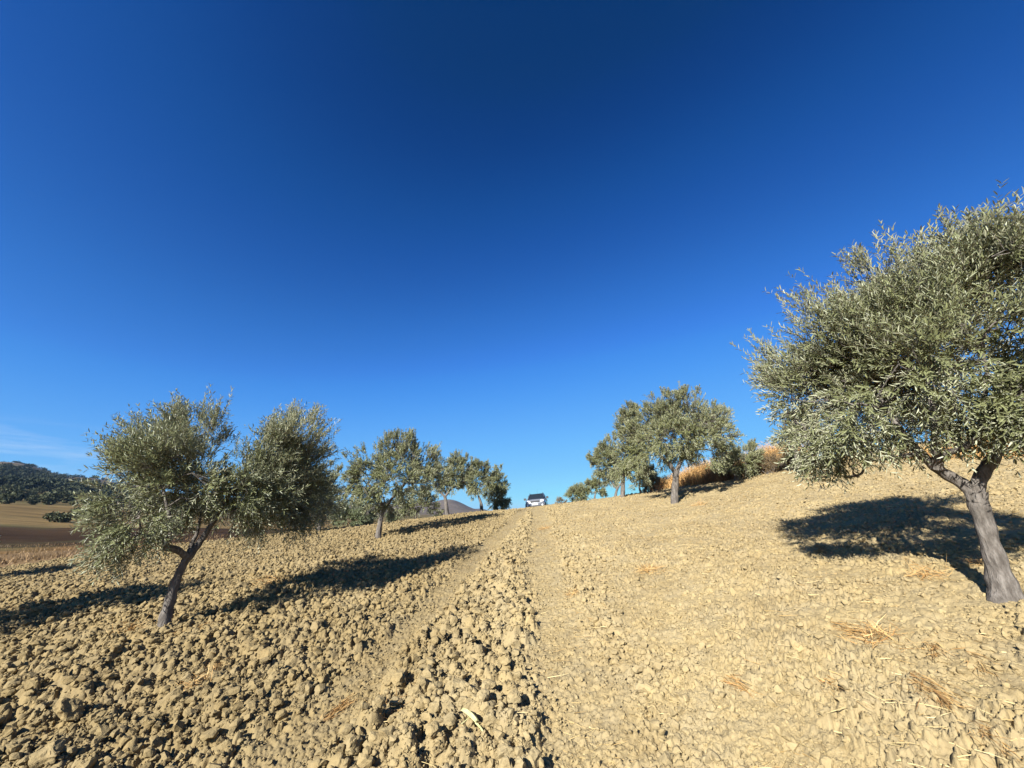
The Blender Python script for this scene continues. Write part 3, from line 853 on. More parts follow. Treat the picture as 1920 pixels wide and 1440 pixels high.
make_shrub('olive_bush', 'dense round olive bush on the skyline right of the silver car', 'bush', 1083, 943, 30,
           [(1078, 926, 12, 0), (1090, 922, 12, 0), (1072, 934, 9, -.2), (1086, 934, 11, .2), (1098, 928, 9, .2)], 1100, .09, M_LEAF_FAR, 53)
make_shrub('scrub_bush', 'thin greyish scrub bush beside the car on the skyline', 'bush', 1053, 946, 30,
           [(1050, 941, 6, 0), (1058, 938, 6, 0), (1064, 942, 5, .2)], 130, .08, M_SCRUB, 54, upness=1.2)
make_shrub('scrub_bush', 'brown leafless scrub bush on the bank right of the small forked olive tree', 'bush', 1440, 893, 18.5,
           [(1432, 878, 13, 0), (1448, 872, 14, .2), (1462, 876, 13, 0), (1440, 888, 10, -.2)], 900, .05, M_SCRUB, 55, upness=1.1)
make_shrub('scrub_bush', 'tall brown scrub bush at the foot of the half-hidden pale trunk', 'bush', 1485, 882, 18.5,
           [(1475, 858, 14, 0), (1490, 866, 14, .2), (1468, 870, 12, 0), (1500, 874, 10, -.2)], 900, .055, M_SCRUB, 56, upness=1.2)
make_shrub('scrub_bush', 'small grey scrub bush at the left foot of the golden dry grass', 'bush', 1236, 922, 20.5,
           [(1232, 912, 8, 0), (1240, 908, 8, .2)], 260, .06, M_SCRUB, 57, upness=1.2)

# ------------------------------------------------------------------ dry grass
def blades(g, base, d, L, w, bend=.25):
    """thin bent ribbons: 6 vertices, 2 quads each"""
    s = unit(np.cross(d, g.normal(0, 1, d.shape)))
    sagv = np.array([0, 0, -1.0]) * (L * bend)[:, None] + g.normal(0, .12, d.shape) * L[:, None]
    m = base + d * (L * .55)[:, None] + sagv * .25
    e = base + d * L[:, None] + sagv
    w = w[:, None]
    V = np.stack([base - s * w, base + s * w, m - s * w * .8, m + s * w * .8, e - s * w * .2, e + s * w * .2], 1).reshape(-1, 3)
    i = np.arange(len(base))[:, None] * 6
    q = np.concatenate([i + np.array([[0, 1, 3, 2]]), i + np.array([[2, 3, 5, 4]])], 0)
    return V, q

def grass_clump(label, spots, d, count, hgt, m, seed, group='dry grass clumps on the bank'):
    g = np.random.default_rng(seed)
    P = np.array([grounded(x, y, d + dd) for x, y, dd in spots])
    c = P.mean(0)
    k = g.integers(0, len(P), count)
    b = P[k] + np.c_[g.normal(0, .3, count), g.normal(0, .45, count), np.zeros(count)]
    b[:, 2] = H(b[:, 0], b[:, 1]) - .02
    hs = np.array([s for s in hgt])[k]
    dd = unit(np.c_[g.normal(0, .28, (count, 2)), np.ones(count)])
    L = hs * g.uniform(.45, 1.1, count)
    V, q = blades(g, b, dd, L, g.uniform(.003, .009, count), .18)
    # seed heads / side leaves
    n2 = count
    j = g.integers(0, count, n2)
    b2 = b[j] + dd[j] * (L[j] * g.uniform(.4, .95, n2))[:, None]
    d2 = unit(dd[j] + g.normal(0, .6, (n2, 3)))
    V2, q2 = blades(g, b2, d2, g.uniform(.08, .25, n2), g.uniform(.004, .01, n2), .5)
    acc = Acc(); acc.add(V - c, [(q, 0)]); acc.add(V2 - c, [(q2, 0)])
    tint = np.repeat(np.clip(g.normal(.5, .25, acc.n // 6), 0, 1), 6)
    o = link('dry_grass_clump', acc.mesh('dry_grass_clump', [m], False, {'tint': tint}), None, c)
    tag(o, label, 'dry grass', group)
    return o
grass_clump('tall golden clump of dry grass right of the dark forked trunk', [(1290, 916, .3), (1305, 914, .5), (1318, 912, .6), (1332, 910, .5), (1342, 908, .4)], 20.5, 5200, [.7, 1.0, 1.2, 1.15, 1.0], M_GRASS, 61)
grass_clump('lower golden dry grass between the dark forked trunk and the grey scrub', [(1243, 922, .5), (1258, 920, .6), (1274, 918, .5)], 20.5, 2600, [.6, .7, .8], M_GRASS, 62)
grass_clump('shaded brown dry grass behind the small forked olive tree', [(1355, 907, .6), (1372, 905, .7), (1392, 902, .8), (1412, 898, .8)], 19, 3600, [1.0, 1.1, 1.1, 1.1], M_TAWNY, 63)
grass_clump('orange dry grass behind the brown leafless scrub', [(1430, 892, 1.2), (1450, 888, 1.3), (1470, 884, 1.3), (1490, 880, 1.4)], 19, 4200, [1.0, 1.3, 1.3, 1.1], M_GRASS, 64)
grass_clump('strip of orange dry grass on the bank behind the thick grey trunk', [(1775, 872, 0), (1800, 872, .1), (1825, 871, .1), (1850, 870, .1), (1875, 870, .1)], 17.3, 3200, [.35, .4, .45, .45, .5], M_GRASS, 65)
grass_clump('tall dry grass on the bank at the right edge', [(1890, 868, .1), (1912, 868, .2), (1935, 868, .2), (1960, 868, .3)], 17.3, 3200, [.6, .75, .8, .8], M_GRASS, 66)

# verge of dry weeds along the far left edge of the ploughed field
g = np.random.default_rng(70)
cnt = 16000
azr = np.radians(g.uniform(-56, -20, cnt)); dr = g.uniform(22.5, 60, cnt)
bx, by = dr * np.sin(azr), dr * np.cos(azr)
keep = (fbm(bx * .25, by * .25, 3, 4) > .44) & (verge(bx, by) > .4)
bx, by = bx[keep], by[keep]
bb = np.c_[bx, by, H(bx, by) - .02]
dd = unit(np.c_[g.normal(0, .35, (len(bb), 2)), np.ones(len(bb))])
V, q = blades(g, bb, dd, g.uniform(.1, .36, len(bb)), g.uniform(.006, .015, len(bb)))
acc = Acc(); acc.add(V, [(q, 0)])
o = link('dry_weeds', acc.mesh('dry_weeds', [M_TAWNY], False, {'tint': np.repeat(np.clip(g.normal(.5, .25, len(bb)), 0, 1), 6)}))
tag(o, 'verge of dry brown weeds past the far left edge of the ploughed field', 'weeds', kind='stuff')

# ------------------------------------------------------------------ straw
def surf(x, y):
    d = np.hypot(x, y)
    return H(x, y) + relief(x, y, d) * relief_fade(d)

def straw_tuft(label, px, py, size, count, seed, direction=None, m=None, flat=.5, width=.0022):
    g = np.random.default_rng(seed)
    p = pick(px, py)
    c = np.array([p[0], p[1], float(surf(np.array([p[0]]), np.array([p[1]]))[0])])
    spread = size * .28
    b = np.c_[g.normal(0, spread, count), g.normal(0, spread, count), np.zeros(count)]
    if direction is not None:
        # direction: the photo pixel the stalks point to
        q = pick(*direction); u = np.array([q[0] - p[0], q[1] - p[1], 0.0]); u /= np.linalg.norm(u)
        s = np.array([-u[1], u[0], 0])
        b = u * g.uniform(-.5, .35, count)[:, None] * size + s * g.normal(0, size * .09, count)[:, None]
        dd = unit(u + s * g.normal(0, .38, count)[:, None] + np.array([0, 0, 1]) * g.uniform(-.02, .22, count)[:, None])
        L = size * g.uniform(.25, .6, count)
    else:
        dd = unit(np.c_[g.normal(0, 1, (count, 2)), g.uniform(0, flat, count) * 1.6])
        L = size * g.uniform(.3, .75, count)
    wx = b + c
    b[:, 2] = surf(wx[:, 0], wx[:, 1]) - c[2] + g.uniform(.0, .03, count)
    V, q = blades(g, b, dd, L, g.uniform(.6, 1.5, count) * width, .12)
    acc = Acc(); acc.add(V, [(q, 0)])
    o = link('straw_tuft', acc.mesh('straw_tuft', [m or M_STRAW], False, {'tint': np.repeat(np.clip(g.normal(.5, .28, count), 0, 1), 6)}), None, c)
    tag(o, label, 'straw', 'tufts of straw left on the ploughed field')
    return o
straw_tuft('flat tuft of orange straw at the right foot of the slanting trunk', 345, 1190, .5, 170, 81, (420, 1165))
straw_tuft('small rusty straw tuft just left of the slanting trunk', 248, 1178, .3, 120, 82)
straw_tuft('rusty straw tuft among clods below and right of the slanting trunk', 405, 1258, .34, 120, 83, (450, 1225))
straw_tuft('small dark orange straw tuft in the clods at the lower left', 362, 1283, .24, 80, 84)
straw_tuft('orange straw bundle lying in the left wheel track', 632, 1325, .30, 130, 85, (700, 1270))
straw_tuft('thin brown straw tuft on the clod ridge between the wheel tracks', 725, 1352, .28, 80, 86)
straw_tuft('bright orange round straw tuft on fine soil right of the wheel tracks', 1217, 1076, .26, 200, 87)
straw_tuft('small straw tuft right beside the right wheel track', 1072, 1112, .22, 70, 88)
straw_tuft('orange straw tuft at the left end of the large crown shadow', 1538, 1032, .34, 150, 89, (1550, 1070))
straw_tuft('short straw tuft under the edge of the large crown shadow', 1738, 1085, .3, 90, 90)
straw_tuft('wide brown straw tuft in the fine soil left of the thick grey trunk foot', 1640, 1208, .32, 130, 91)
straw_tuft('trail of brown straw leading up to the wide brown tuft', 1590, 1185, .34, 70, 92, (1655, 1205))
straw_tuft('curved straw bundle right of the wide brown tuft', 1752, 1228, .24, 70, 93, (1770, 1262))
straw_tuft('rusty straw bundle with long stalks in the lower right corner', 1745, 1315, .34, 120, 94, (1815, 1375))
straw_tuft('thin straw stalks at the end of the rusty bundle, lowest at the right', 1850, 1400, .3, 50, 95, (1900, 1440))
straw_tuft('thin long straw bundle near the right edge below the thick grey trunk', 1835, 1250, .34, 40, 96, (1880, 1310))
straw_tuft('loose straw fan in the fine soil at bottom right of the right wheel track', 1375, 1285, .30, 70, 97, (1420, 1310))
straw_tuft('faint straw patch in the soil near the bottom right', 1560, 1300, .3, 60, 98, (1600, 1330))
straw_tuft('small rusty straw tuft at far right under the thick trunk shadow', 1835, 1060, .24, 80, 99)
straw_tuft('straw tuft at the right of the dark forked trunk', 1312, 950, .4, 130, 100)
straw_tuft('straw tuft by the right wheel track near the crest', 1020, 990, .35, 90, 101)
straw_tuft('brown straw tuft in the dark shadow left of the wheel tracks', 505, 1098, .45, 150, 102)
straw_tuft('orange straw tuft in the field at the left edge', 40, 1157, .5, 150, 103)

g = np.random.default_rng(110)
cnt = 11000
azr = np.radians(np.clip(g.normal(22, 24, cnt), -50, 60)); dr = np.exp(g.uniform(math.log(2.3), math.log(16), cnt))
bx, by = dr * np.sin(azr), dr * np.cos(azr)
_, sb = line_dist(bx, by, TRACK_B)
keep = (sb > -.3) | (g.random(cnt) < .25)
keep &= (fbm(bx * 1.2, by * 1.2, 3, 6) > .44)
bx, by = bx[keep], by[keep]
th = g.normal(-.8, .9, len(bx))
dd = unit(np.c_[np.cos(th), np.sin(th), g.uniform(-.05, .22, len(bx))])
bb = np.c_[bx, by, surf(bx, by) + .004]
V, q = blades(g, bb, dd, g.uniform(.05, .26, len(bb)), g.uniform(.0010, .0034, len(bb)), .12)
acc = Acc(); acc.add(V, [(q, 0)])
o = link('loose_straw', acc.mesh('loose_straw', [M_PALE], False, {'tint': np.repeat(g.random(len(bb)), 6)}))
tag(o, 'loose stalks of straw strewn over the fine pale soil', 'straw', kind='stuff')

# pale dry husk on the ridge of clods
p = pick(880, 1385); pz = float(surf(np.array([p[0]]), np.array([p[1]]))[0])
c = np.array([p[0], p[1], pz + .05])
acc = Acc()
q0, q1 = pick(858, 1380), pick(930, 1440)
ax = unit(np.array([q1[0] - q0[0], q1[1] - q0[1], -.05])); sd = unit(np.cross(ax, [0, 0, 1.0]))
for k in range(7):
    off = sd * (k - 3) * .006 + np.array([0, 0, .012 * (1 - abs(k - 3) / 3)])
    pts = [ax * t + off * (1 - .5 * abs(t) / .25) + np.array([0, 0, .02 - 1.1 * (t - .02) ** 2]) for t in np.linspace(-.11, .10, 7)]
    acc.tube(pts, [.002, .005, .006, .006, .0055, .005, .002], 5)
pts = [ax * .08, ax * .16 + np.array([0, 0, -.005]), ax * .24 + sd * .012 + np.array([0, 0, -.03]), ax * .30 + sd * .03 + np.array([0, 0, -.06])]
acc.tube(catmull(pts, 5), np.linspace(.008, .004, 16), 6)
acc.tube(catmull([ax * .0, ax * -.01 + sd * .07 + np.array([0, 0, -.03])], 4), .003, 5)
o = link('dry_husk', acc.mesh('dry_husk', [M_HUSK], True, {'tint': np.random.default_rng(2).random(acc.n)}), None, c)
tag(o, 'pale yellow dry husk with a bent stalk lying on the clods at the bottom', 'husk')

# ------------------------------------------------------------------ loose clods
def clod_proto(seed, sub=2, cuts=17):
    g = np.random.default_rng(seed)
    bm = bmesh.new(); bmesh.ops.create_icosphere(bm, subdivisions=sub, radius=1)
    V = np.array([v.co[:] for v in bm.verts]); Fc = np.array([[v.index for v in f.verts] for f in bm.faces]); bm.free()
    # broken along random planes, then roughened
    V = V * np.array([1.15, g.uniform(.75, 1.0), g.uniform(.65, .95)])
    for _ in range(cuts):
        nrm = g.normal(0, 1, 3); nrm /= np.linalg.norm(nrm); h = g.uniform(.36, .8)
        d = V @ nrm; over = np.maximum(0, d - h); V = V - over[:, None] * nrm * .95
    o = Vector(g.random(3) * 50)
    disp = np.array([+.20 * noise.noise(Vector(v) * 1.9 + o) + .17 * noise.noise(Vector(v) * 4.3 + o) + (.08 * noise.noise(Vector(v) * 9.5 + o) if sub > 2 else 0) for v in V])
    return V * (1 + disp)[:, None], Fc

def rot_mats(g, n_):
    q = unit(g.normal(0, 1, (n_, 4)))
    w, x, y, z = q.T
    return np.stack([np.stack([1 - 2 * (y * y + z * z), 2 * (x * y - z * w), 2 * (x * z + y * w)], -1),
                     np.stack([2 * (x * y + z * w), 1 - 2 * (x * x + z * z), 2 * (y * z - x * w)], -1),
                     np.stack([2 * (x * z - y * w), 2 * (y * z + x * w), 1 - 2 * (x * x + y * y)], -1)], 1)

g = np.random.default_rng(120)
cnt = 210000
azr = np.radians(g.uniform(-64, 62, cnt)); dr = np.exp(g.uniform(math.log(2.3), math.log(30), cnt))
bx, by = dr * np.sin(azr), dr * np.cos(azr)
rough, track, ridge, right = zones(bx, by)
clump = fbm(bx * 1.6, by * 1.6, 3, 2)
keep = g.random(cnt) < ((1 - right) * (1 - .8 * track) * (1 - .25 * (rough < .7)) * (.5 + .9 * smooth(.35, .6, clump)) + right * (.15 + .55 * smooth(.40, .58, clump))) * (1 - verge(bx, by))
bx, by, rough, track, right, dr, ridge = bx[keep], by[keep], rough[keep], track[keep], right[keep], dr[keep], ridge[keep]
un = np.maximum(1e-4, g.random(len(bx)))
sz = np.clip(dr * .0023 * un ** (-1 / 2.3), .007, .066) * (1 + .25 * ridge)
sz = np.where(rough < .7, np.minimum(sz, .055), sz)
sz = np.where(track > .4, np.minimum(sz, .026), sz)
sz = sz * (1 - right) + right * np.clip(dr * .0021 * un ** (-1 / 2.5), .008, .048)
bz = surf(bx, by)
pix = sz / dr * 384
lod = np.where(pix < 2.2, 1, np.where(pix < 7, 2, 3))
acc = Acc(); turned_shade = []; tv = turned_shade_at(bx, by)
for L_ in (1, 2, 3):
    for k in range(10):
        m_ = (np.arange(len(bx)) % 10 == k) & (lod == L_)
        if not m_.any(): continue
        V, Fc = clod_proto(200 + k, L_)
        Rm = rot_mats(g, m_.sum())
        P = np.einsum('nij,vj->nvi', Rm, V) * sz[m_][:, None, None] * np.array([1, 1, .86]) + np.stack([bx[m_], by[m_], bz[m_] + sz[m_] * np.where(right[m_] > .5, .12, .34)], -1)[:, None, :]
        q = (Fc[None] + (np.arange(m_.sum()) * len(V))[:, None, None]).reshape(-1, 3)
        acc.add(P.reshape(-1, 3), [(q, 0)]); turned_shade.append(np.repeat(tv[m_], len(V)))
o = link('soil_clods', acc.mesh('soil_clods', [M_CLOD], False, {'turned_shade': np.concatenate(turned_shade)}))
tag(o, 'loose angular clods of dry clay strewn over the ploughed field', 'clods', kind='stuff')

BIG = [(592, 1172, 26, 'tall dark-sided clod of clay below the shadow of the two-topped tree'), (500, 1222, 28, 'pale blocky clod of clay left of the left wheel track'),
       (320, 1290, 38, 'broad flat-topped clod of clay below the slanting trunk'), (125, 1325, 44, 'large dark clod of clay near the lower left corner'),
       (280, 1345, 24, 'upright pale clod of clay beside a broad clod at the lower left'), (72, 1425, 44, 'large clod of clay in the bottom left corner'),
       (735, 1270, 36, 'long pale clod of clay on the ridge beside the left wheel track'), (660, 1415, 30, 'rounded clod of clay at the bottom of the ridge between the tracks'),
       (845, 1290, 34, 'big pale clod of clay in the middle of the ridge between the tracks'), (812, 1340, 32, 'angular clod of clay above the pale husk'),
       (1125, 1080, 17, 'clod of clay with a dark hollow beside it, right of the right wheel track'), (880, 1178, 22, 'rounded clod of clay high on the ridge between the tracks'),
       (405, 1250, 26, 'clod of clay beside a rusty straw tuft'), (570, 1275, 26, 'clod of clay casting a black shadow by the left wheel track')]
for i, (px, py, rp, lab) in enumerate(BIG):
    p = pick(px, py + rp * .5)
    p[2] = float(surf(np.array([p[0]]), np.array([p[1]]))[0])
    r = .8 * rp / FPX * axis_depth(p)
    V, Fc = clod_proto(300 + i, 4, 16)
    g2 = np.random.default_rng(400 + i)
    Rz = rot_mats(g2, 1)[0]
    V = (V @ Rz.T) * r * np.array([1, .9, .85])
    o = link('soil_clod', mesh_np('soil_clod', V, [(Fc, 0)], [M_CLOD], False, {'turned_shade': np.full(len(V), float(turned_shade_at(np.array([p[0]]), np.array([p[1]]))[0]))}), None, [p[0], p[1], p[2] + r * .25])
    tag(o, lab, 'clod', 'large clods of clay lying on the ploughed field')

# ------------------------------------------------------------------ distant trees
def blob_leaves(g, C, Rr, per, leaf):
    k = np.repeat(np.arange(len(C)), per)
    u = unit(g.normal(0, 1, (len(k), 3)))
    p = C[k] + u * (Rr[k] * g.random(len(k)) ** .4)[:, None] * np.array([1, 1, .8])
    d = unit(u + g.normal(0, .6, u.shape)); nr = unit(u + np.array([0, 0, .6]) + g.normal(0, .3, u.shape))
    L = leaf * Rr[k] * g.uniform(.6, 1.2, len(k))
    return leaf_mesh(p, d, nr, L, L * .34)

g = np.random.default_rng(130)
cnt = 3400
azr = np.radians(g.uniform(-62, -30, cnt)); dr = np.exp(g.uniform(math.log(370), math.log(1000), cnt))
x, y = dr * np.sin(azr), dr * np.cos(azr)
azd = np.degrees(azr)
dens = fbm(x / 90, y / 90, 3, 3)
keep = (dens > np.interp(dr, [370, 420, 620, 760, 1000], [.52, .40, .40, .60, .56]))
x, y, dr = x[keep], y[keep], dr[keep]
C = np.c_[x, y, H(x, y) + 1.6]; Rr = g.uniform(1.2, 2.1, len(C)) ** 2 * np.interp(dr, [400, 800], [1, .8])
V, q = blob_leaves(g, C, Rr, 90, .5)
acc = Acc(); acc.add(V, [(q, 0)])
o = link('far_wood', acc.mesh('far_wood', [M_WOOD], False, {'tint': np.repeat(g.random(len(V) // 6), 6)}))
tag(o, 'dark wood covering the distant hillside on the left', 'wood', kind='stuff')

V, q = blob_leaves(g, np.zeros((1, 3)) + np.array([[0, 0, 1.7]]), np.array([1.8]), 420, .34)
sm = Acc(); sm.tube(np.array([[0, 0, -.3], [.05, 0, .6], [.1, .05, 1.6]]), [.16, .12, .08], 6, 1)
sm.add(V, [(q, 0)])
grove_me = sm.mesh('grove_tree', [M_GROVE, M_BARK], False, {'tint': np.r_[np.full(18, .5), np.repeat(g.random(len(V) // 6), 6)]})
spots = []
for row, (d0, a0, a1, nrow) in enumerate([(225, -55, -45, 9), (250, -56, -43, 12), (275, -57, -42, 14), (300, -57, -42, 12), (325, -57, -42, 12), (350, -56, -42, 12), (375, -56, -42, 12)]):
    for i in range(nrow):
        a = R(a0 + (a1 - a0) * (i + g.uniform(-.3, .3)) / (nrow - 1)); d = d0 + g.normal(0, 7)
        spots.append((d * math.sin(a), d * math.cos(a), g.uniform(.6, 1.6)))
for (x, y, s) in spots:
    o = link('grove_tree', grove_me, None, (x, y, Hp(x, y)))
    o.scale = (s, s, s * .9); o.rotation_euler = (0, 0, g.random() * 6.28)
    tag(o, 'small round olive tree in the distant grove below the dark wooded hill', 'olive tree', 'olive trees in the distant grove')
for px, py, d, s, lab in [(152, 963, 150, 1.0, 'lone round tree on the distant golden stubble field'), (105, 967, 135, .8, 'low dark bush at the edge of the distant dark ploughed field'), (120, 970, 132, .7, 'low dark bush right of another at the edge of the dark ploughed field')]:
    p = at(px, py, d)
    o = link('field_tree', grove_me, None, (p[0], p[1], Hp(p[0], p[1])))
    o.scale = (s * 1.15, s * 1.15, s * .8); tag(o, lab, 'tree')

# ------------------------------------------------------------------ the silver car on the crest
M_PAINT = plain('silver_paint', (.19, .197, .205), .32, .35, .5, .03, 3, .5)
M_GLASS = plain('dark_glass', (.015, .02, .025), .08, 0, .6, .1)
M_BLACK = plain('black_plastic', (.025, .025, .028), .55, 0, .4, .15)
M_LAMP = plain('lamp_glass', (.72, .74, .76), .12, .2, .6, .03)
M_RUBBER = plain('tyre_rubber', (.02, .02, .02), .85, 0, .2, .2)
M_RIM = plain('alloy_rim', (.45, .45, .46), .4, .7, .5, .05)
M_PLATE = plain('number_plate_white', (.75, .75, .72), .5, 0, .4, .03)

def box(bm, x0, x1, y0, y1, z0, z1):
    vs = [bm.verts.new((x, y, z)) for x in (x0, x1) for y in (y0, y1) for z in (z0, z1)]
    for f in ((0, 1, 3, 2), (4, 6, 7, 5), (0, 4, 5, 1), (2, 3, 7, 6), (0, 2, 6, 4), (1, 5, 7, 3)):
        bm.faces.new([vs[i] for i in f])

def loft(bm, secs):
    rings = [[bm.verts.new(v) for v in s] for s in secs]
    k = len(rings[0])
    for a, b_ in zip(rings[:-1], rings[1:]):
        for i in range(k):
            bm.faces.new([a[i], a[(i + 1) % k], b_[(i + 1) % k], b_[i]])
    bm.faces.new(rings[0][::-1]); bm.faces.new(rings[-1])

def sec(y, hw, z0, z1, crown=.04, tuck=.06):
    """a rounded body cross-section at station y"""
    half = [(hw - tuck, z0), (hw, z0 + .18), (hw, z1 - .16), (hw - .07, z1 - .03), (hw * .5, z1 + crown * .8), (0, z1 + crown)]
    return [(x, y, z) for x, z in half] + [(-x, y, z) for x, z in half[-2::-1]]

cx, cy = at(1009, 950, 36)[:2]
car = bpy.data.objects.new('parked_car', None); COL.objects.link(car)
tag(car, 'silver four-wheel-drive car facing down the hill on the crest', 'car')
# local frame: front of the car towards -y
bm = bmesh.new()
loft(bm, [sec(-2.18, .72, .42, .86, .02), sec(-2.10, .83, .34, 1.00, .03), sec(-1.75, .89, .33, 1.06, .05), sec(-.95, .90, .33, 1.12, .06), sec(-.2, .90, .33, 1.13, .05),
          sec(1.2, .90, .33, 1.12, .04), sec(1.95, .89, .36, 1.10, .04), sec(2.15, .82, .42, 1.02, .03)])
bm_obj('body', bm, M_PAINT, car, True)
bm = bmesh.new()
def cabin(y, hw, z0, z1):
    return [(hw, y, z0), (hw - .02, y, z0 + .1), (hw - .17, y, z1 - .06), (hw - .26, y, z1), (-(hw - .26), y, z1), (-(hw - .17), y, z1 - .06), (-(hw - .02), y, z0 + .1), (-hw, y, z0)]
loft(bm, [cabin(-.85, .84, 1.10, 1.17), cabin(-.12, .86, 1.08, 1.72), cabin(.4, .87, 1.08, 1.78), cabin(1.6, .86, 1.08, 1.76), cabin(2.0, .82, 1.06, 1.60), cabin(2.1, .80, 1.05, 1.12)])
bm_obj('roof', bm, M_PAINT, car, True)
bm = bmesh.new()
w0, w1 = .76, .62
vs = [(-w0, -.83, 1.185), (w0, -.83, 1.185), (w1, -.19, 1.70), (-w1, -.19, 1.70)]
f = [bm.verts.new((x, y - .025, z + .02)) for x, y, z in vs]; bk = [bm.verts.new((x, y, z)) for x, y, z in vs]
bm.faces.new(f); bm.faces.new(bk[::-1])
for i in range(4): bm.faces.new([f[i], bk[i], bk[(i + 1) % 4], f[(i + 1) % 4]])
bm_obj('windscreen', bm, M_GLASS, car)
for s in (-1, 1):
    for y0, y1 in ((-.35, .45), (.52, 1.35), (1.42, 1.95)):
        bm = bmesh.new()
        top0 = max(y0, -.05)
        vs = [(s * .865, y0, 1.18), (s * .875, y1, 1.18), (s * .735, y1 - (.05 if y1 > 1.9 else 0), 1.66), (s * .735, top0, 1.64)]
        f = [bm.verts.new((x + s * .02, y, z)) for x, y, z in vs]; bk = [bm.verts.new((x - s * .02, y, z)) for x, y, z in vs]
        bm.faces.new(f); bm.faces.new(bk[::-1])
        for i in range(4): bm.faces.new([f[i], bk[i], bk[(i + 1) % 4], f[(i + 1) % 4]])
        bm_obj('side_window', bm, M_GLASS, car)
bm = bmesh.new(); box(bm, -.42, .42, -2.235, -2.13, .80, .93); bm_obj('grille', bm, M_BLACK, car, bevel=.015)
bm = bmesh.new(); box(bm, -.88, .88, -2.26, -1.95, .40, .70); bm_obj('bumper', bm, M_PAINT, car, True, bevel=.06)
bm = bmesh.new(); box(bm, -.55, .55, -2.275, -2.2, .44, .53); bm_obj('air_intake', bm, M_BLACK, car, bevel=.012)
bm = bmesh.new(); box(bm, -.26, .26, -2.285, -2.262, .57, .68); bm_obj('number_plate', bm, M_PLATE, car, bevel=.006)
for s in (-1, 1):
    bm = bmesh.new(); box(bm, min(s * .50, s * .82), max(s * .50, s * .82), -2.19, -1.98, .80, .97); bm_obj('headlight', bm, M_LAMP, car, True, bevel=.03)
    bm = bmesh.new(); bmesh.ops.create_cone(bm, cap_ends=True, segments=14, radius1=.07, radius2=.07, depth=.05)
    bmesh.ops.rotate(bm, cent=(0, 0, 0), matrix=Matrix.Rotation(PI / 2, 3, 'X'), verts=bm.verts)
    bmesh.ops.translate(bm, vec=(s * .66, -2.27, .53), verts=bm.verts); bm_obj('fog_lamp', bm, M_LAMP, car)
    bm = bmesh.new(); box(bm, min(s * .96, s * 1.16), max(s * .96, s * 1.16), -.72, -.60, 1.17, 1.36)
    box(bm, min(s * .86, s * .98), max(s * .86, s * .98), -.68, -.63, 1.19, 1.25); bm_obj('wing_mirror', bm, M_BLACK, car, bevel=.02)
    bm = bmesh.new(); box(bm, min(s * .60, s * .64), max(s * .60, s * .64), .0, 1.7, 1.775, 1.82); bm_obj('roof_rail', bm, M_BLACK, car, bevel=.01)
    for wy in (-1.35, 1.3):
        bm = bmesh.new(); bmesh.ops.create_cone(bm, cap_ends=True, segments=28, radius1=.35, radius2=.35, depth=.24)
        bmesh.ops.rotate(bm, cent=(0, 0, 0), matrix=Matrix.Rotation(PI / 2, 3, 'Y'), verts=bm.verts)
        bmesh.ops.translate(bm, vec=(s * .80, wy, .35), verts=bm.verts)
        tyre = bm_obj('wheel', bm, M_RUBBER, car, bevel=.03)
        bm = bmesh.new(); bmesh.ops.create_cone(bm, cap_ends=True, segments=20, radius1=.21, radius2=.19, depth=.03)
        bmesh.ops.rotate(bm, cent=(0, 0, 0), matrix=Matrix.Rotation(s * PI / 2, 3, 'Y'), verts=bm.verts)
        bmesh.ops.translate(bm, vec=(s * .93, wy, .35), verts=bm.verts); bm_obj('rim', bm, M_RIM, tyre)
        bm = bmesh.new(); acc = Acc()
        th = np.linspace(-.15, PI + .15, 13)
        acc.tube(np.c_[np.full(13, s * .90), wy + .42 * np.cos(th), .36 + .42 * np.sin(th)], .045, 6)
        bm.free(); link('wheel_arch', acc.mesh('wheel_arch', [M_BLACK], True), car)
acc = Acc(); acc.tube([[.1, .1, 1.75], [.1, .3, 2.15]], .006, 5); link('aerial', acc.mesh('aerial', [M_BLACK], True), car)
cz = Hp(cx, cy)
car.location = (cx, cy, cz + .02)
car.scale = (.94, .94, .94)
car.rotation_euler = (R(-3), R(-5.5), R(-9))

# ------------------------------------------------------------------ thin haze in the air
bm = bmesh.new(); box(bm, -2700, 2700, -2700, 2700, -130, 105)
bmesh.ops.recalc_face_normals(bm, faces=bm.faces)
me = bpy.data.meshes.new('haze'); bm.to_mesh(me); bm.free()
hz = link('haze', me); tag(hz, 'thin blue air over the valley and hills', 'haze', kind='stuff')
hm = bpy.data.materials.new('haze_air'); hm.use_nodes = True; ht = hm.node_tree; ht.nodes.clear()
ho = ht.nodes.new('ShaderNodeOutputMaterial'); hv = ht.nodes.new('ShaderNodeVolumePrincipled')
hv.inputs['Color'].default_value = (.36, .62, 1.0, 1); hv.inputs['Density'].default_value = .00007; hv.inputs['Anisotropy'].default_value = .2
ht.links.new(hv.outputs[0], ho.inputs['Volume']); me.materials.append(hm)

# ------------------------------------------------------------------ sky, sun, camera
SUN_EL, SUN_AZ = R(29), R(212)
world = bpy.data.worlds.new('World'); scene.world = world; world.use_nodes = True
nt = world.node_tree; bg = nt.nodes['Background']
sky = N(nt, 'ShaderNodeTexSky', sky_type='NISHITA'); sky.sun_disc = False
sky.sun_elevation = SUN_EL; sky.sun_rotation = SUN_AZ
sky.altitude = 600; sky.air_density = 1.0; sky.dust_density = .3; sky.ozone_density = 3.0
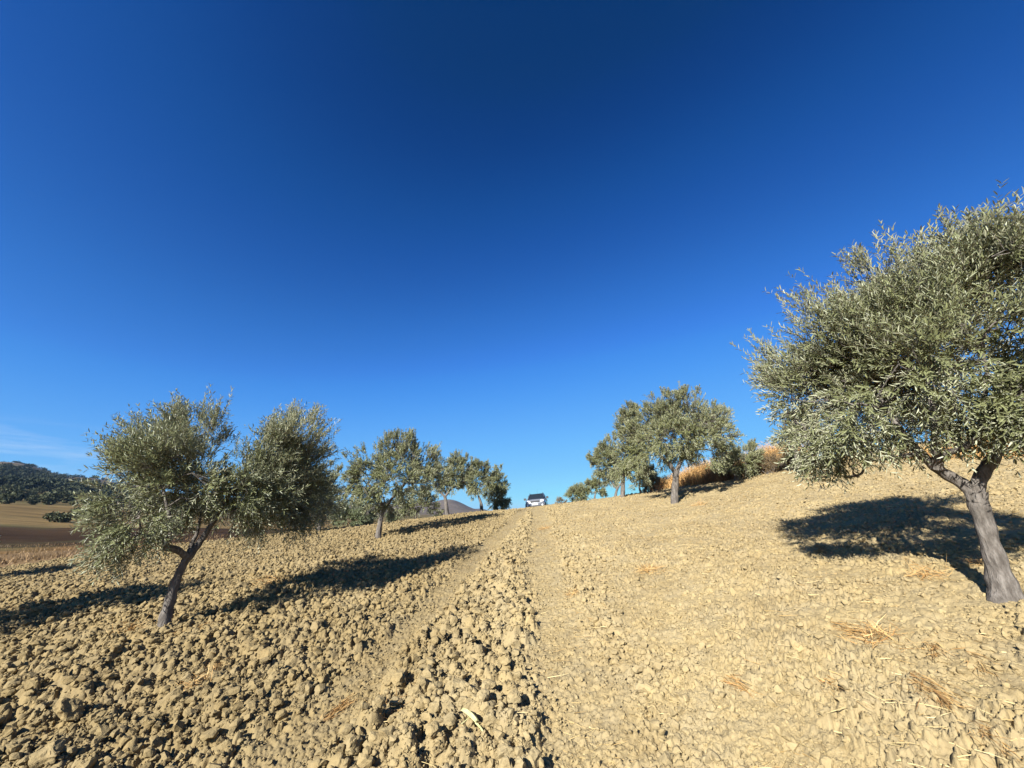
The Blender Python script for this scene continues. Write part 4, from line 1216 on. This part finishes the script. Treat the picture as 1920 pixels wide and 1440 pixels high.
# deep clear late-season blue: the sky model graded channel by channel
sc_ = N(nt, 'ShaderNodeVectorMath', operation='SCALE'); sc_.inputs['Scale'].default_value = .1
nt.links.new(sky.outputs[0], sc_.inputs[0])
cv = N(nt, 'ShaderNodeRGBCurve')
for ci, pts in enumerate([[(.0, .0), (.0476, .002), (.064, .008), (.0735, .013), (.1345, .052), (.25, .13), (.53, .245), (.8, .36), (1, .95)],
                          [(.0, .0), (.087, .036), (.116, .076), (.1325, .096), (.18, .165), (.234, .238), (.2585, .28), (.45, .46), (.744, .64), (.85, .74), (1, 1.0)],
                          [(.0, .0), (.1747, .158), (.19, .205), (.2285, .325), (.29, .475), (.36, .64), (.46, .835), (.65, .96), (.83, 1.0), (1, 1.0)]]):
    c_ = cv.mapping.curves[ci]
    c_.points[0].location = pts[0]; c_.points[1].location = pts[-1]
    for p_ in pts[1:-1]: c_.points.new(*p_)
cv.mapping.update()
nt.links.new(sc_.outputs[0], cv.inputs['Color'])
EXPOSURE = 1.35
gm = N(nt, 'ShaderNodeVectorMath', operation='SCALE'); gm.inputs['Scale'].default_value = 10 / 2 ** EXPOSURE
nt.links.new(cv.outputs[0], gm.inputs[0])
tc = N(nt, 'ShaderNodeTexCoord')
sep = N(nt, 'ShaderNodeSeparateXYZ'); nt.links.new(tc.outputs['Generated'], sep.inputs[0])
mp = N(nt, 'ShaderNodeMapping'); mp.inputs['Scale'].default_value = (3, 3, 26); nt.links.new(tc.outputs['Generated'], mp.inputs[0])
cn = noise_node(nt, mp.outputs[0], 2.2, 6, .6)
cr = ramp(nt, cn.outputs[0], [(.45, (0, 0, 0)), (.75, (1, 1, 1))])
band = ramp(nt, sep.outputs[2], [(.04, (0, 0, 0)), (.085, (1, 1, 1)), (.105, (1, 1, 1)), (.15, (0, 0, 0))])
side = ramp(nt, sep.outputs[0], [(0, (1, 1, 1)), (.01, (0, 0, 0))])
mpx = N(nt, 'ShaderNodeMapRange'); mpx.inputs[1].default_value = -.80; mpx.inputs[2].default_value = -.60; mpx.inputs[3].default_value = 1; mpx.inputs[4].default_value = 0
nt.links.new(sep.outputs[0], mpx.inputs[0])
m1 = N(nt, 'ShaderNodeMath', operation='MULTIPLY'); nt.links.new(cr.outputs[0], m1.inputs[0]); nt.links.new(band.outputs[0], m1.inputs[1])
m2 = N(nt, 'ShaderNodeMath', operation='MULTIPLY'); nt.links.new(m1.outputs[0], m2.inputs[0]); nt.links.new(mpx.outputs[0], m2.inputs[1])
m3 = N(nt, 'ShaderNodeMath', operation='MULTIPLY'); nt.links.new(m2.outputs[0], m3.inputs[0]); m3.inputs[1].default_value = .4
nt.links.new(mix(nt, m3.outputs[0], gm.outputs[0], (3.0, 3.4, 3.9)), bg.inputs['Color'])
bg.inputs['Strength'].default_value = .1

sd_ = bpy.data.lights.new('sun', 'SUN'); sd_.energy = 5.0; sd_.angle = R(.53); sd_.color = (1, .985, .96)
so = bpy.data.objects.new('sun', sd_); COL.objects.link(so)
sv = Vector((math.sin(SUN_AZ) * math.cos(SUN_EL), math.cos(SUN_AZ) * math.cos(SUN_EL), math.sin(SUN_EL)))
so.rotation_euler = (-sv).to_track_quat('-Z', 'Y').to_euler(); so.location = sv * 30

cd = bpy.data.cameras.new('camera'); cam = bpy.data.objects.new('camera', cd); COL.objects.link(cam)
cam.location = CAM.tolist(); cam.rotation_euler = (PI / 2 + PITCH, 0, 0)
cd.sensor_width = 36; cd.lens = 36 * FPX / 1920; cd.clip_start = .05; cd.clip_end = 20000
scene.camera = cam
scene.view_settings.view_transform = 'Standard'; scene.view_settings.look = 'None'
scene.view_settings.exposure = EXPOSURE; scene.view_settings.gamma = 1
scene.render.engine = 'CYCLES'
scene.cycles.max_bounces = 6; scene.cycles.transparent_max_bounces = 4
scene.cycles.use_denoising = True
